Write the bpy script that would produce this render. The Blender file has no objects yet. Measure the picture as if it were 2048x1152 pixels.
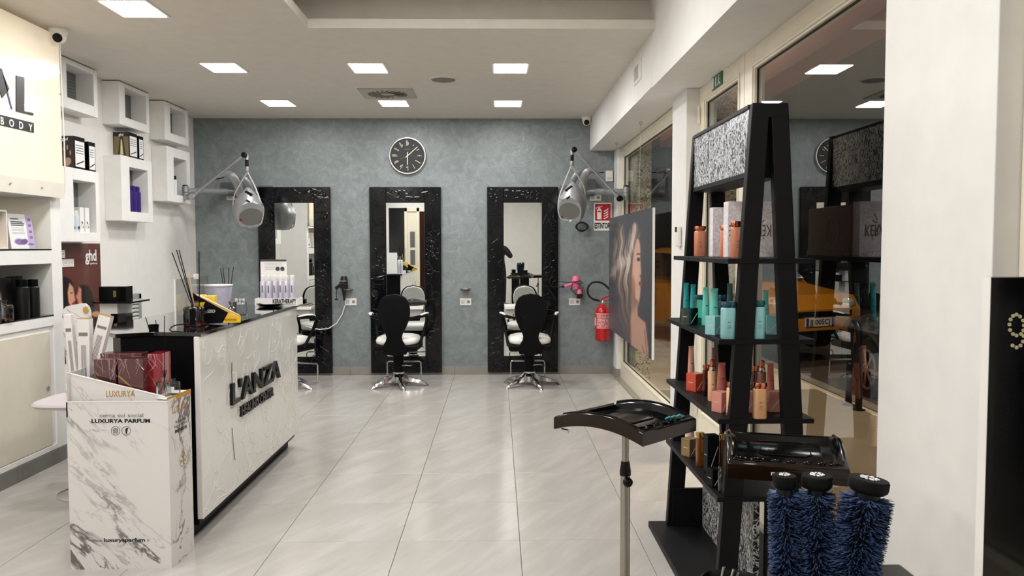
import bpy, math, random
import numpy as np
from mathutils import Vector, Matrix
from math import pi, sin, cos
random.seed(7)
S = bpy.context.scene
COL = S.collection

# ------------------------------------------------------------ camera
FPX, HC = 1608.77, 1.46646
cdat = bpy.data.cameras.new('camera'); cam = bpy.data.objects.new('camera', cdat); COL.objects.link(cam)
cdat.sensor_width = 36; cdat.lens = FPX / 2048 * 36; cdat.clip_start = 0.02
def _R(yaw, pitch, roll):
    cy, sy, cp, sp = cos(yaw), sin(yaw), cos(pitch), sin(pitch)
    f = np.array([sy*cp, cy*cp, -sp]); r = np.array([cy, -sy, 0.]); d = np.cross(f, r)
    cr, sr = cos(roll), sin(roll)
    return np.array([cr*r+sr*d, -sr*r+cr*d, f])
RM = _R(0.0179738, 0.0515543, 0.0020695)
m = Matrix.Identity(4)
for i in range(3):
    m[i][0] = RM[0][i]; m[i][1] = -RM[1][i]; m[i][2] = -RM[2][i]
m[2][3] = HC
cam.matrix_world = m
S.camera = cam
S.view_settings.view_transform = 'Standard'; S.view_settings.look = 'None'
S.view_settings.gamma = 1.0; S.view_settings.use_curve_mapping = False
S.view_settings.exposure = 0.06
S.cycles.max_bounces = 10; S.cycles.diffuse_bounces = 5; S.cycles.glossy_bounces = 5
S.cycles.transparent_max_bounces = 16; S.cycles.sample_clamp_indirect = 6
# ------------------------------------------------------------ night sky
W = bpy.data.worlds.new('night'); S.world = W; W.use_nodes = True
W.node_tree.nodes['Background'].inputs[0].default_value = (0.05, 0.05, 0.055, 1)
W.node_tree.nodes['Background'].inputs[1].default_value = 0.25
LAMP_W = 8.2         # each small ceiling panel
LAMP_C = (1.0, 0.985, 0.98)
def area(name, loc, size, power, color, rot=(0, 0, 0), sy=None, parent=None):
    d = bpy.data.lights.new(name, 'AREA'); d.shape = 'RECTANGLE'; d.size = size; d.size_y = sy or size
    d.energy = power; d.color = color
    o = bpy.data.objects.new(name, d); COL.objects.link(o); o.location = loc; o.rotation_euler = rot
    if parent: o.parent = parent
    return o
# unseen street fill, added to brighten the pavement and cars outside
area('street_fill', (3.0, 5.6, 5.0), 0.5, 300, (1.0, 0.84, 0.64))
area('street_fill', (2.6, 11.0, 5.2), 0.5, 90, (1.0, 0.84, 0.64))
area('street_fill', (8.5, 14.0, 5.2), 0.5, 90, (1.0, 0.84, 0.64))

# ------------------------------------------------------------ measuring: a place in the photograph to a point on a real plane
CP = np.array([0, 0, HC])
def ray(u, v): return RM.T @ np.array([(u-1024)/FPX, (v-576)/FPX, 1.])
def bx(u, v, x): d = ray(u, v); return Vector(CP + d*(x/d[0]))
def by(u, v, y): d = ray(u, v); return Vector(CP + d*(y/d[1]))
def bz(u, v, z=0): d = ray(u, v); return Vector(CP + d*((z-HC)/d[2]))
def proj(P):
    c = (np.asarray(P, float) - CP) @ RM.T
    return 1024+FPX*c[..., 0]/c[..., 2], 576+FPX*c[..., 1]/c[..., 2]

# ------------------------------------------------------------ materials
def lin(c): return tuple((x/12.92 if x <= .04045 else ((x+.055)/1.055)**2.4) for x in c)
def rgb(r, g, b): return lin((r/255, g/255, b/255))
MATS = {}
def mat(name, col, rough=.5, metal=0., spec=.5, noise=0., nscale=8., bump=0., bscale=60., coat=0., trans=0., ior=1.45, emit=None, estr=0., alpha=1., stretch=None, obj_rand=0.):
    if name in MATS: return MATS[name]
    M = bpy.data.materials.new(name); M.use_nodes = True; MATS[name] = M
    nt = M.node_tree; N = nt.nodes; L = nt.links; b = N['Principled BSDF']
    c = rgb(*col) + (1,)
    b.inputs['Base Color'].default_value = c
    b.inputs['Roughness'].default_value = rough; b.inputs['Metallic'].default_value = metal
    b.inputs['Specular IOR Level'].default_value = spec; b.inputs['Coat Weight'].default_value = coat
    b.inputs['Coat Roughness'].default_value = .04
    b.inputs['Transmission Weight'].default_value = trans; b.inputs['IOR'].default_value = ior
    b.inputs['Alpha'].default_value = alpha
    if emit: b.inputs['Emission Color'].default_value = rgb(*emit)+(1,); b.inputs['Emission Strength'].default_value = estr
    tc = N.new('ShaderNodeTexCoord'); mp = N.new('ShaderNodeMapping'); L.new(tc.outputs['Object'], mp.inputs[0])
    if stretch: mp.inputs['Scale'].default_value = stretch
    # always a light procedural mottling, stronger where asked for
    nz = N.new('ShaderNodeTexNoise'); nz.inputs['Scale'].default_value = nscale; nz.inputs['Detail'].default_value = 4
    L.new(mp.outputs[0], nz.inputs['Vector'])
    mr = N.new('ShaderNodeMapRange'); k = noise if noise else .03
    mr.inputs['To Min'].default_value = 1-k; mr.inputs['To Max'].default_value = 1+k
    mr.inputs['From Min'].default_value = .3; mr.inputs['From Max'].default_value = .7
    L.new(nz.outputs['Fac'], mr.inputs['Value'])
    mx = N.new('ShaderNodeVectorMath'); mx.operation = 'SCALE'; mx.inputs[0].default_value = c[:3]
    L.new(mr.outputs[0], mx.inputs['Scale']); out = mx.outputs[0]
    if obj_rand:
        oi = N.new('ShaderNodeObjectInfo'); m2 = N.new('ShaderNodeMapRange')
        m2.inputs['To Min'].default_value = 1-obj_rand; m2.inputs['To Max'].default_value = 1+obj_rand
        L.new(oi.outputs['Random'], m2.inputs['Value'])
        mx2 = N.new('ShaderNodeVectorMath'); mx2.operation = 'SCALE'; L.new(out, mx2.inputs[0]); L.new(m2.outputs[0], mx2.inputs['Scale']); out = mx2.outputs[0]
    L.new(out, b.inputs['Base Color'])
    if bump:
        n2 = N.new('ShaderNodeTexNoise'); n2.inputs['Scale'].default_value = bscale; n2.inputs['Detail'].default_value = 3
        L.new(mp.outputs[0], n2.inputs['Vector'])
        bp = N.new('ShaderNodeBump'); bp.inputs['Strength'].default_value = bump; bp.inputs['Distance'].default_value = .01
        L.new(n2.outputs['Fac'], bp.inputs['Height']); L.new(bp.outputs[0], b.inputs['Normal'])
    return M
def nodes(name):
    M = bpy.data.materials.new(name); M.use_nodes = True; MATS[name] = M
    return M, M.node_tree.nodes, M.node_tree.links, M.node_tree.nodes['Principled BSDF']
def ramp(N, stops):
    r = N.new('ShaderNodeValToRGB'); e = r.color_ramp.elements
    while len(e) < len(stops): e.new(.5)
    for k, (p, c) in enumerate(stops): e[k].position = p; e[k].color = tuple(c)+(1,)
    return r

WHITE = mat('white_paint', (226, 224, 220), .55, bump=.02, bscale=200)
CEIL = mat('ceiling_paint', (212, 206, 196), .7)
NICHE = mat('niche_white', (232, 231, 228), .5)
IVORY = mat('ivory_lacquer', (226, 218, 198), .35)
GLOSSBLK = mat('gloss_black', (5, 6, 8), .10, spec=.5)
BLK = mat('satin_black', (6, 6, 8), .45, spec=.15)
DBLK = mat('rack_black', (11, 11, 13), .5, spec=.22, noise=.15, nscale=30)
CHROME = mat('chrome', (215, 215, 215), .14, metal=1)
STEEL = mat('brushed_steel', (165, 160, 152), .28, metal=1)
SILVER = mat('silver_plastic', (158, 159, 160), .34, metal=.5)
SILVERD = mat('silver_dark', (105, 108, 108), .4, metal=.3)
VINYL = mat('white_vinyl', (240, 238, 232), .32, coat=.2)
PLW = mat('white_plastic', (228, 226, 220), .35)
PLB = mat('black_plastic', (8, 8, 9), .3, spec=.3)
RUB = mat('black_rubber', (18, 18, 18), .6)
SKIRT = mat('beige_skirting', (140, 136, 128), .3, noise=.08, nscale=3)
SKIRTG = mat('grey_skirting', (118, 116, 112), .35, noise=.1, nscale=3)
GOLD = mat('gold', (205, 165, 85), .25, metal=.9)
COPPER = mat('copper_gloss', (205, 120, 85), .12, metal=1)
LEAD = mat('lamp_diffuser', (255, 255, 255), .5, emit=(255, 253, 246), estr=9)
RED = mat('extinguisher_red', (190, 16, 22), .22, coat=.5)
PINK = mat('pink_plastic', (232, 110, 150), .3)
LETTER = mat('black_letters', (12, 12, 13), .3)
WLETTER = mat('white_print', (228, 228, 226), .5)
GLETTER = mat('grey_print', (105, 103, 102), .5)
PAPER = mat('white_card', (232, 231, 229), .5)
GREYWALLB = mat('grey_plaster_in', (98, 101, 101), .5, noise=.1, nscale=5)

def glass_pane(name, tint=(.93, .96, .95), rough=0.0, ior=1.5, refl=2.):
    M, N, L, b = nodes(name); N.remove(b)
    tr = N.new('ShaderNodeBsdfTransparent'); tr.inputs[0].default_value = tint+(1,)
    gl = N.new('ShaderNodeBsdfAnisotropic') if False else N.new('ShaderNodeBsdfGlossy'); gl.inputs['Roughness'].default_value = rough
    fr = N.new('ShaderNodeFresnel'); fr.inputs[0].default_value = ior
    ge = N.new('ShaderNodeNewGeometry')
    # two faces of a thin pane: 2F/(1+F)
    a = N.new('ShaderNodeMath'); a.operation = 'MULTIPLY'; a.inputs[1].default_value = refl; L.new(fr.outputs[0], a.inputs[0])
    c = N.new('ShaderNodeMath'); c.operation = 'ADD'; c.inputs[1].default_value = 1; L.new(fr.outputs[0], c.inputs[0])
    d = N.new('ShaderNodeMath'); d.operation = 'DIVIDE'; L.new(a.outputs[0], d.inputs[0]); L.new(c.outputs[0], d.inputs[1])
    mx = N.new('ShaderNodeMixShader'); L.new(d.outputs[0], mx.inputs[0]); L.new(tr.outputs[0], mx.inputs[1]); L.new(gl.outputs[0], mx.inputs[2])
    L.new(mx.outputs[0], N['Material Output'].inputs[0])
    return M
PANE = glass_pane('window_glass', (.80, .83, .82), refl=.75)
CLEAR = glass_pane('clear_glass', (.94, .96, .96))
PLEXI = glass_pane('grey_plexi', (.84, .84, .82), .02, refl=.35)
TEALG = glass_pane('teal_clear', (.28, .74, .68), .05)
AMBER = glass_pane('amber_clear', (.55, .30, .08), .03)
COPG = glass_pane('copper_clear', (.55, .16, .10), .05)
REDLIQ = mat('red_liquid', (110, 14, 16), .15)
def _mirror():
    M, N, L, b = nodes('mirror_silver'); b.inputs['Base Color'].default_value = (.86, .88, .86, 1); b.inputs['Metallic'].default_value = 1; b.inputs['Roughness'].default_value = 0.0
    return M
MIRROR = _mirror()
def _wallgrey():
    M, N, L, b = nodes('venetian_plaster'); b.inputs['Roughness'].default_value = .38
    tc = N.new('ShaderNodeTexCoord')
    n1 = N.new('ShaderNodeTexNoise'); n1.inputs['Scale'].default_value = 9; n1.inputs['Detail'].default_value = 8; n1.inputs['Roughness'].default_value = .65; n1.inputs['Distortion'].default_value = 1.2
    n3 = N.new('ShaderNodeTexNoise'); n3.inputs['Scale'].default_value = 1.1; n3.inputs['Detail'].default_value = 2
    L.new(tc.outputs['Object'], n1.inputs['Vector']); L.new(tc.outputs['Object'], n3.inputs['Vector'])
    r = ramp(N, [(.30, rgb(112, 119, 120)), (.5, rgb(124, 132, 133)), (.72, rgb(140, 148, 149))]); L.new(n1.outputs[0], r.inputs[0])
    mr = N.new('ShaderNodeMapRange'); mr.inputs['To Min'].default_value = .9; mr.inputs['To Max'].default_value = 1.1; L.new(n3.outputs[0], mr.inputs['Value'])
    sc = N.new('ShaderNodeVectorMath'); sc.operation = 'SCALE'; L.new(r.outputs[0], sc.inputs[0]); L.new(mr.outputs[0], sc.inputs['Scale'])
    L.new(sc.outputs[0], b.inputs['Base Color'])
    n2 = N.new('ShaderNodeTexNoise'); n2.inputs['Scale'].default_value = 22; n2.inputs['Detail'].default_value = 6; n2.inputs['Distortion'].default_value = 2.5; L.new(tc.outputs['Object'], n2.inputs['Vector'])
    bp = N.new('ShaderNodeBump'); bp.inputs['Strength'].default_value = .35; bp.inputs['Distance'].default_value = .012; L.new(n2.outputs[0], bp.inputs['Height']); L.new(bp.outputs[0], b.inputs['Normal'])
    rr = N.new('ShaderNodeMapRange'); rr.inputs['To Min'].default_value = .18; rr.inputs['To Max'].default_value = .5; L.new(n2.outputs[0], rr.inputs['Value']); L.new(rr.outputs[0], b.inputs['Roughness'])
    return M
PLASTER = _wallgrey()
def _tile():
    M, N, L, b = nodes('porcelain_tile')
    tc = N.new('ShaderNodeTexCoord'); oi = N.new('ShaderNodeObjectInfo')
    ge = N.new('ShaderNodeNewGeometry')
    mp = N.new('ShaderNodeMapping'); mp.inputs['Scale'].default_value = (5.5, .9, 1)
    m0 = N.new('ShaderNodeMapping'); m0.inputs['Rotation'].default_value = (0, 0, .5)
    rn = N.new('ShaderNodeVectorMath'); rn.operation = 'SCALE'; rn.inputs[0].default_value = (30, 17, 9); L.new(oi.outputs['Random'], rn.inputs['Scale'])
    ad = N.new('ShaderNodeVectorMath'); L.new(tc.outputs['Object'], ad.inputs[0]); L.new(rn.outputs[0], ad.inputs[1]); L.new(ad.outputs[0], m0.inputs[0]); L.new(m0.outputs[0], mp.inputs[0])
    n1 = N.new('ShaderNodeTexNoise'); n1.inputs['Scale'].default_value = 1.6; n1.inputs['Detail'].default_value = 7; n1.inputs['Roughness'].default_value = .6; L.new(mp.outputs[0], n1.inputs['Vector'])
    r = ramp(N, [(.25, rgb(170, 166, 159)), (.5, rgb(178, 174, 168)), (.78, rgb(190, 187, 182))]); L.new(n1.outputs[0], r.inputs[0])
    L.new(r.outputs[0], b.inputs['Base Color'])
    rr = N.new('ShaderNodeMapRange'); rr.inputs['To Min'].default_value = .13; rr.inputs['To Max'].default_value = .25; L.new(n1.outputs[0], rr.inputs['Value']); L.new(rr.outputs[0], b.inputs['Roughness'])
    bp = N.new('ShaderNodeBump'); bp.inputs['Strength'].default_value = .07; bp.inputs['Distance'].default_value = .01; L.new(n1.outputs[0], bp.inputs['Height']); L.new(bp.outputs[0], b.inputs['Normal'])
    return M
TILE = _tile()
GROUT = mat('grout', (92, 88, 82), .8)
def _marble():
    M, N, L, b = nodes('marble_print'); b.inputs['Roughness'].default_value = .3
    tc = N.new('ShaderNodeTexCoord'); mp = N.new('ShaderNodeMapping'); mp.inputs['Scale'].default_value = (1.25, 1.25, .36)
    mp.inputs['Location'].default_value = (.4, 0, .7)
    m0 = N.new('ShaderNodeMapping'); m0.inputs['Rotation'].default_value = (0, math.radians(40), 0)
    L.new(tc.outputs['Object'], m0.inputs[0]); L.new(m0.outputs[0], mp.inputs[0])
    mp0 = mp
    def vein(scale, width, det, w):
        n = N.new('ShaderNodeTexNoise'); n.inputs['Scale'].default_value = scale; n.inputs['Detail'].default_value = det; n.inputs['Roughness'].default_value = .6; n.inputs['Distortion'].default_value = .5; L.new(mp0.outputs[0], n.inputs['Vector'])
        a = N.new('ShaderNodeMath'); a.operation = 'SUBTRACT'; a.inputs[1].default_value = .5; L.new(n.outputs[0], a.inputs[0])
        c = N.new('ShaderNodeMath'); c.operation = 'ABSOLUTE'; L.new(a.outputs[0], c.inputs[0])
        r = N.new('ShaderNodeMapRange'); r.inputs['From Max'].default_value = width; r.inputs['To Min'].default_value = w; r.inputs['To Max'].default_value = 0; L.new(c.outputs[0], r.inputs['Value'])
        return r.outputs[0]
    v1 = vein(2.6, .022, 7, .8); v2 = vein(5.5, .012, 6, .55)
    g = N.new('ShaderNodeTexNoise'); g.inputs['Scale'].default_value = 3.1; g.inputs['Detail'].default_value = 3; L.new(mp0.outputs[0], g.inputs['Vector'])
    gr = N.new('ShaderNodeMapRange'); gr.inputs['From Min'].default_value = .36; gr.inputs['From Max'].default_value = .6; L.new(g.outputs[0], gr.inputs['Value'])
    s = N.new('ShaderNodeMath'); s.operation = 'MAXIMUM'; L.new(v1, s.inputs[0]); L.new(v2, s.inputs[1])
    s2 = N.new('ShaderNodeMath'); s2.operation = 'MULTIPLY'; L.new(s.outputs[0], s2.inputs[0]); L.new(gr.outputs[0], s2.inputs[1])
    s3 = N.new('ShaderNodeMath'); s3.operation = 'MULTIPLY_ADD'; s3.inputs[1].default_value = .1; L.new(g.outputs[0], s3.inputs[0]); L.new(s2.outputs[0], s3.inputs[2])
    r = ramp(N, [(0.0, rgb(222, 219, 216)), (.12, rgb(208, 204, 201)), (.55, rgb(110, 102, 102))]); L.new(s3.outputs[0], r.inputs[0]); L.new(r.outputs[0], b.inputs['Base Color'])
    return M
MARBLE = _marble()
def _script(name, scale, stretch, bg, fg, width, rough=.3, metal=0.):
    M, N, L, b = nodes(name); b.inputs['Roughness'].default_value = rough; b.inputs['Metallic'].default_value = metal
    tc = N.new('ShaderNodeTexCoord'); mp = N.new('ShaderNodeMapping'); mp.inputs['Scale'].default_value = stretch; mp.inputs['Rotation'].default_value = (.25, 0, 0); L.new(tc.outputs['Object'], mp.inputs[0])
    n = N.new('ShaderNodeTexNoise'); n.inputs['Scale'].default_value = scale; n.inputs['Detail'].default_value = 1.5; n.inputs['Distortion'].default_value = 1.6; L.new(mp.outputs[0], n.inputs['Vector'])
    a = N.new('ShaderNodeMath'); a.operation = 'SUBTRACT'; a.inputs[1].default_value = .5; L.new(n.outputs[0], a.inputs[0])
    c = N.new('ShaderNodeMath'); c.operation = 'ABSOLUTE'; L.new(a.outputs[0], c.inputs[0])
    r = ramp(N, [(0, rgb(*fg)), (width, rgb(*fg)), (width*1.6, rgb(*bg))]); L.new(c.outputs[0], r.inputs[0]); L.new(r.outputs[0], b.inputs['Base Color'])
    return M
SCRIPT1 = _script('handwriting_silver', 26, (1, 2.1, 1.0), (222, 224, 228), (22, 22, 24), .045, .22, .2)
SCRIPT2 = _script('handwriting_on_black', 26, (1, 2.1, 1.0), (20, 20, 22), (205, 205, 205), .035, .4)
SCRIPTP = _script('handwriting_pale', 30, (2, 2, 1.4), (236, 230, 232), (212, 202, 206), .05, .4)
def _terrazzo():
    M, N, L, b = nodes('pebble_dash'); b.inputs['Roughness'].default_value = .6
    tc = N.new('ShaderNodeTexCoord'); v = N.new('ShaderNodeTexVoronoi'); v.inputs['Scale'].default_value = 80; L.new(tc.outputs['Object'], v.inputs['Vector'])
    r = ramp(N, [(0, rgb(50, 44, 36)), (.25, rgb(190, 176, 140)), (.6, rgb(232, 222, 190)), (1, rgb(170, 158, 130))]); sp = N.new('ShaderNodeSeparateColor'); L.new(v.outputs['Color'], sp.inputs[0]); L.new(sp.outputs[0], r.inputs[0]); L.new(r.outputs[0], b.inputs['Base Color'])
    bp = N.new('ShaderNodeBump'); bp.inputs['Strength'].default_value = .6; bp.inputs['Distance'].default_value = .01; L.new(v.outputs['Distance'], bp.inputs['Height']); L.new(bp.outputs[0], b.inputs['Normal'])
    return M
PEBBLE = _terrazzo()
def _colattr(name, rough=.4, coat=0.):
    M, N, L, b = nodes(name); b.inputs['Roughness'].default_value = rough; b.inputs['Coat Weight'].default_value = coat
    a = N.new('ShaderNodeAttribute'); a.attribute_name = 'Col'; L.new(a.outputs['Color'], b.inputs['Base Color'])
    return M
PRINT = _colattr('colour_print', .35); PRINTG = _colattr('gloss_print', .22, .3)

# ------------------------------------------------------------ mesh builder
WLOC = {}
def wloc(o): return WLOC.get(o.name, Vector((0, 0, 0))) if o else Vector((0, 0, 0))
class MB:
    def __init__(s): s.v = []; s.f = []; s.mi = []; s.ms = []; s.cm = 0
    def mat(s, m):
        if m not in s.ms: s.ms.append(m)
        s.cm = s.ms.index(m); return s
    def add(s, vs, fs):
        b = len(s.v); s.v += [tuple(p) for p in vs]; s.f += [tuple(b+i for i in f) for f in fs]; s.mi += [s.cm]*len(fs); return s
    def box(s, x0, x1, y0, y1, z0, z1):
        x0, x1 = min(x0, x1), max(x0, x1); y0, y1 = min(y0, y1), max(y0, y1); z0, z1 = min(z0, z1), max(z0, z1)
        return s.add([(x0,y0,z0),(x1,y0,z0),(x1,y1,z0),(x0,y1,z0),(x0,y0,z1),(x1,y0,z1),(x1,y1,z1),(x0,y1,z1)],
                     [(0,3,2,1),(4,5,6,7),(0,1,5,4),(1,2,6,5),(2,3,7,6),(3,0,4,7)])
    def obox(s, c, dx, dy, dz):   # centre and three half vectors
        c, dx, dy, dz = map(Vector, (c, dx, dy, dz))
        vs = [c+dx*a+dy*b+dz*e for e in (-1, 1) for a, b in ((-1,-1),(1,-1),(1,1),(-1,1))]
        return s.add(vs, [(0,3,2,1),(4,5,6,7),(0,1,5,4),(1,2,6,5),(2,3,7,6),(3,0,4,7)])
    def prism(s, pts, vec):
        n = len(pts); vec = Vector(vec); p = [Vector(q) for q in pts]
        return s.add(p+[q+vec for q in p], [tuple(range(n))[::-1], tuple(range(n, 2*n))]+[(i, (i+1) % n, n+(i+1) % n, n+i) for i in range(n)])
    def quad(s, a, b, c, d): return s.add([a, b, c, d], [(0, 1, 2, 3)])
    def cyl(s, p0, p1, r0, r1=None, n=20, caps=True):
        p0, p1 = Vector(p0), Vector(p1); r1 = r0 if r1 is None else r1
        d = (p1-p0).normalized(); a = d.orthogonal().normalized(); b = d.cross(a)
        vs = [p0+(a*cos(2*pi*i/n)+b*sin(2*pi*i/n))*r0 for i in range(n)]+[p1+(a*cos(2*pi*i/n)+b*sin(2*pi*i/n))*r1 for i in range(n)]
        fs = [(i, (i+1) % n, n+(i+1) % n, n+i) for i in range(n)]
        if caps: fs += [tuple(range(n))[::-1], tuple(range(n, 2*n))]
        return s.add(vs, fs)
    def lathe(s, prof, c=(0, 0, 0), ax=(0, 0, 1), n=24, sx=1., sy=1., rot=0., sq=0., caps=True):
        c = Vector(c); d = Vector(ax).normalized()
        if abs(d.z) > .999: a, b = Vector((1, 0, 0)), Vector((0, 1, 0))*(1 if d.z > 0 else -1)
        else: a = Vector((0, 0, 1)).cross(d).normalized(); b = d.cross(a)
        vs = []; k = len(prof)
        for r, z in prof:
            for i in range(n):
                t = 2*pi*i/n; x, y = cos(t), sin(t)
                if sq:
                    q = (abs(x)**(2+sq*6)+abs(y)**(2+sq*6))**(-1/(2+sq*6)); x, y = x*q, y*q
                x, y = x*r*sx, y*r*sy; x, y = x*cos(rot)-y*sin(rot), x*sin(rot)+y*cos(rot)
                vs.append(c+a*x+b*y+d*z)
        fs = [(j*n+i, j*n+(i+1) % n, (j+1)*n+(i+1) % n, (j+1)*n+i) for j in range(k-1) for i in range(n)]
        if caps and prof[0][0] > 1e-6: fs.append(tuple(range(n))[::-1])
        if caps and prof[-1][0] > 1e-6: fs.append(tuple((k-1)*n+i for i in range(n)))
        return s.add(vs, fs)
    def tube(s, pts, r, n=8, caps=True, flat=None, up=(0, 0, 1), closed=False):
        P = [Vector(p) for p in pts]; k = len(P); R = r if isinstance(r, (list, tuple)) else [r]*k
        vs = []; pa = None
        for i in range(k):
            if closed: t = (P[(i+1) % k]-P[i-1])
            else: t = (P[min(i+1, k-1)]-P[max(i-1, 0)])
            if t.length < 1e-9: t = Vector((0, 0, 1))
            t.normalize()
            if flat: a = Vector(flat).normalized(); a = (a-t*a.dot(t)).normalized()
            else:
                if pa is None: a = t.orthogonal().normalized()
                else: a = (pa-t*pa.dot(t)); a = a.normalized() if a.length > 1e-6 else t.orthogonal().normalized()
                pa = a
            b = t.cross(a)
            for j in range(n):
                th = 2*pi*j/n; vs.append(P[i]+(a*cos(th)*(.45 if flat else 1)+b*sin(th))*R[i])
        kk = k if closed else k-1
        fs = [(i*n+j, i*n+(j+1) % n, ((i+1) % k)*n+(j+1) % n, ((i+1) % k)*n+j) for i in range(kk) for j in range(n)]
        if caps and not closed: fs += [tuple(range(n))[::-1], tuple((k-1)*n+j for j in range(n))]
        return s.add(vs, fs)
    def ell(s, c, rx, ry=None, rz=None, n=20, m=12, fn=None):
        ry = rx if ry is None else ry; rz = rx if rz is None else rz; c = Vector(c)
        vs = []
        for j in range(1, m):
            ph = -pi/2+pi*j/m
            for i in range(n):
                t = 2*pi*i/n; vs.append(Vector((cos(ph)*cos(t)*rx, cos(ph)*sin(t)*ry, sin(ph)*rz)))
        vs += [Vector((0, 0, -rz)), Vector((0, 0, rz))]; B, T = len(vs)-2, len(vs)-1
        if fn: vs = [Vector(fn(p)) for p in vs]
        vs = [c+p for p in vs]
        fs = [(j*n+i, j*n+(i+1) % n, (j+1)*n+(i+1) % n, (j+1)*n+i) for j in range(m-2) for i in range(n)]
        fs += [(B, (i+1) % n, i) for i in range(n)]+[(T, (m-2)*n+i, (m-2)*n+(i+1) % n) for i in range(n)]
        return s.add(vs, fs)
    def text(s, txt, org, right, up, size, depth=.002, fit=None, bold=0., align='CENTER', spacing=1.):
        cu = bpy.data.curves.new('t', 'FONT'); cu.body = txt; cu.size = size; cu.extrude = depth/2; cu.align_x = align; cu.offset = bold; cu.resolution_u = 3; cu.space_character = spacing
        o = bpy.data.objects.new('t', cu); me = o.to_mesh()
        R = Vector(right).normalized(); U = Vector(up).normalized(); Nn = R.cross(U); O = Vector(org)
        xs = [v.co.x for v in me.vertices]; k = 1.
        if fit and xs: k = fit/(max(xs)-min(xs))
        vs = [O+R*v.co.x*k+U*v.co.y+Nn*(v.co.z+depth/2) for v in me.vertices]
        fs = [tuple(p.vertices) for p in me.polygons]
        o.to_mesh_clear(); bpy.data.objects.remove(o); bpy.data.curves.remove(cu)
        return s.add(vs, fs)
    def letters(s, txt, org, right, up, size, depth, fit, bold, m, parent, part='letter'):
        def span(t):
            cu = bpy.data.curves.new('t', 'FONT'); cu.body = t; cu.size = size; cu.offset = bold; cu.resolution_u = 3
            o = bpy.data.objects.new('t', cu); me = o.to_mesh(); xs = [v.co.x for v in me.vertices]; r = (min(xs), max(xs)); o.to_mesh_clear(); bpy.data.objects.remove(o); bpy.data.curves.remove(cu); return r
        a, b = span(txt); k = fit/(b-a); R = Vector(right).normalized()
        for i, ch in enumerate(txt):
            if ch == ' ': continue
            e = span(txt[:i+1])[1]; c0, c1 = span(ch)
            q = MB(); q.text(ch, (0, 0, 0), (1, 0, 0), (0, 1, 0), size, depth, bold=bold, align='LEFT')
            U = Vector(up).normalized(); N_ = R.cross(U); O = Vector(org)
            q.v = [tuple(O+R*((v[0]-c1+e-a)*k)+U*v[1]+N_*v[2]) for v in q.v]
            q.build(part, m, parent)
    def build(s, name, material=None, parent=None, bev=0., smooth=False, local=False, ang=35, origin=None):
        vs = np.array([tuple(p) for p in s.v], float)
        if parent is not None:
            off = Vector((0, 0, 0)) if local else wloc(parent); ol = Vector((0, 0, 0))
        else:
            if origin is not None: off = Vector(origin)
            else:
                mn, mx = vs.min(0), vs.max(0); off = Vector(((mn[0]+mx[0])/2, (mn[1]+mx[1])/2, mn[2]))
            ol = off
        me = bpy.data.meshes.new(name); me.from_pydata([tuple(p) for p in (vs-np.array(off))], [], s.f)
        ms = s.ms if s.ms else [material]
        if material is not None and s.ms: ms = s.ms
        for q in ms: me.materials.append(q)
        if s.ms: me.polygons.foreach_set('material_index', s.mi)
        if smooth:
            me.polygons.foreach_set('use_smooth', [True]*len(me.polygons))
            try: me.set_sharp_from_angle(angle=math.radians(ang))
            except Exception: pass
        me.update()
        o = bpy.data.objects.new(name, me); COL.objects.link(o); o.location = ol
        WLOC[o.name] = (wloc(parent) if parent is not None else Vector((0, 0, 0)))+(Vector((0, 0, 0)) if parent is not None else off)
        if parent is not None: o.parent = parent
        if bev:
            b = o.modifiers.new('bevel', 'BEVEL'); b.width = bev; b.segments = 2; b.limit_method = 'ANGLE'; b.angle_limit = math.radians(40)
            b.harden_normals = False
        return o
def tag(o, label=None, cat=None, group=None, kind=None):
    if label: o['label'] = label
    if cat: o['category'] = cat
    if group: o['group'] = group
    if kind: o['kind'] = kind
    return o
def thing(name, label, cat, loc=(0, 0, 0), rot=0., group=None):
    o = bpy.data.objects.new(name, None); COL.objects.link(o); o.location = loc; o.rotation_euler = (0, 0, rot); o.empty_display_size = .1
    WLOC[o.name] = Vector(loc); return tag(o, label, cat, group)
def struct(mb, name, material, parent=None, bev=0., smooth=False):
    o = mb.build(name, material, parent, bev=bev, smooth=smooth)
    if parent is None: o['kind'] = 'structure'
    return o
def copy_tree(o, parent=None, loc=None, rot=None, label=None):
    c = o.copy(); COL.objects.link(c)
    if parent: c.parent = parent
    if loc is not None: c.location = loc
    if rot is not None: c.rotation_euler = (0, 0, rot)
    if label: c['label'] = label
    for ch in [q for q in KIDS(o)]: copy_tree(ch, c)
    return c
def KIDS(o): return list(o.children)
def painted(name, org, right, up, w, h, nx, ny, fn, material=None, parent=None, thick=0.):
    """a flat print: a grid in the plane whose vertices carry the printed colours"""
    R = np.array(Vector(right).normalized()); U = np.array(Vector(up).normalized()); O = np.array(org, float)
    a, b = np.meshgrid(np.linspace(0, 1, nx+1), np.linspace(0, 1, ny+1))
    P = O+R*(a[..., None]*w)+U*(b[..., None]*h)
    C = fn(a.ravel(), b.ravel(), P.reshape(-1, 3))
    mb = MB(); i = np.arange(nx)[None, :]+np.arange(ny)[:, None]*(nx+1); i = i.ravel()
    mb.add([tuple(p) for p in P.reshape(-1, 3)], [(int(k), int(k+1), int(k+nx+2), int(k+nx+1)) for k in i])
    o = mb.build(name, material or PRINT, parent)
    C = np.clip(np.asarray(C, float)/255, 0, 1); C = np.where(C <= .04045, C/12.92, ((C+.055)/1.055)**2.4)
    at = o.data.color_attributes.new('Col', 'FLOAT_COLOR', 'POINT')
    at.data.foreach_set('color', np.concatenate([C, np.ones((len(C), 1))], 1).astype(np.float32).ravel())
    return o
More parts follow.
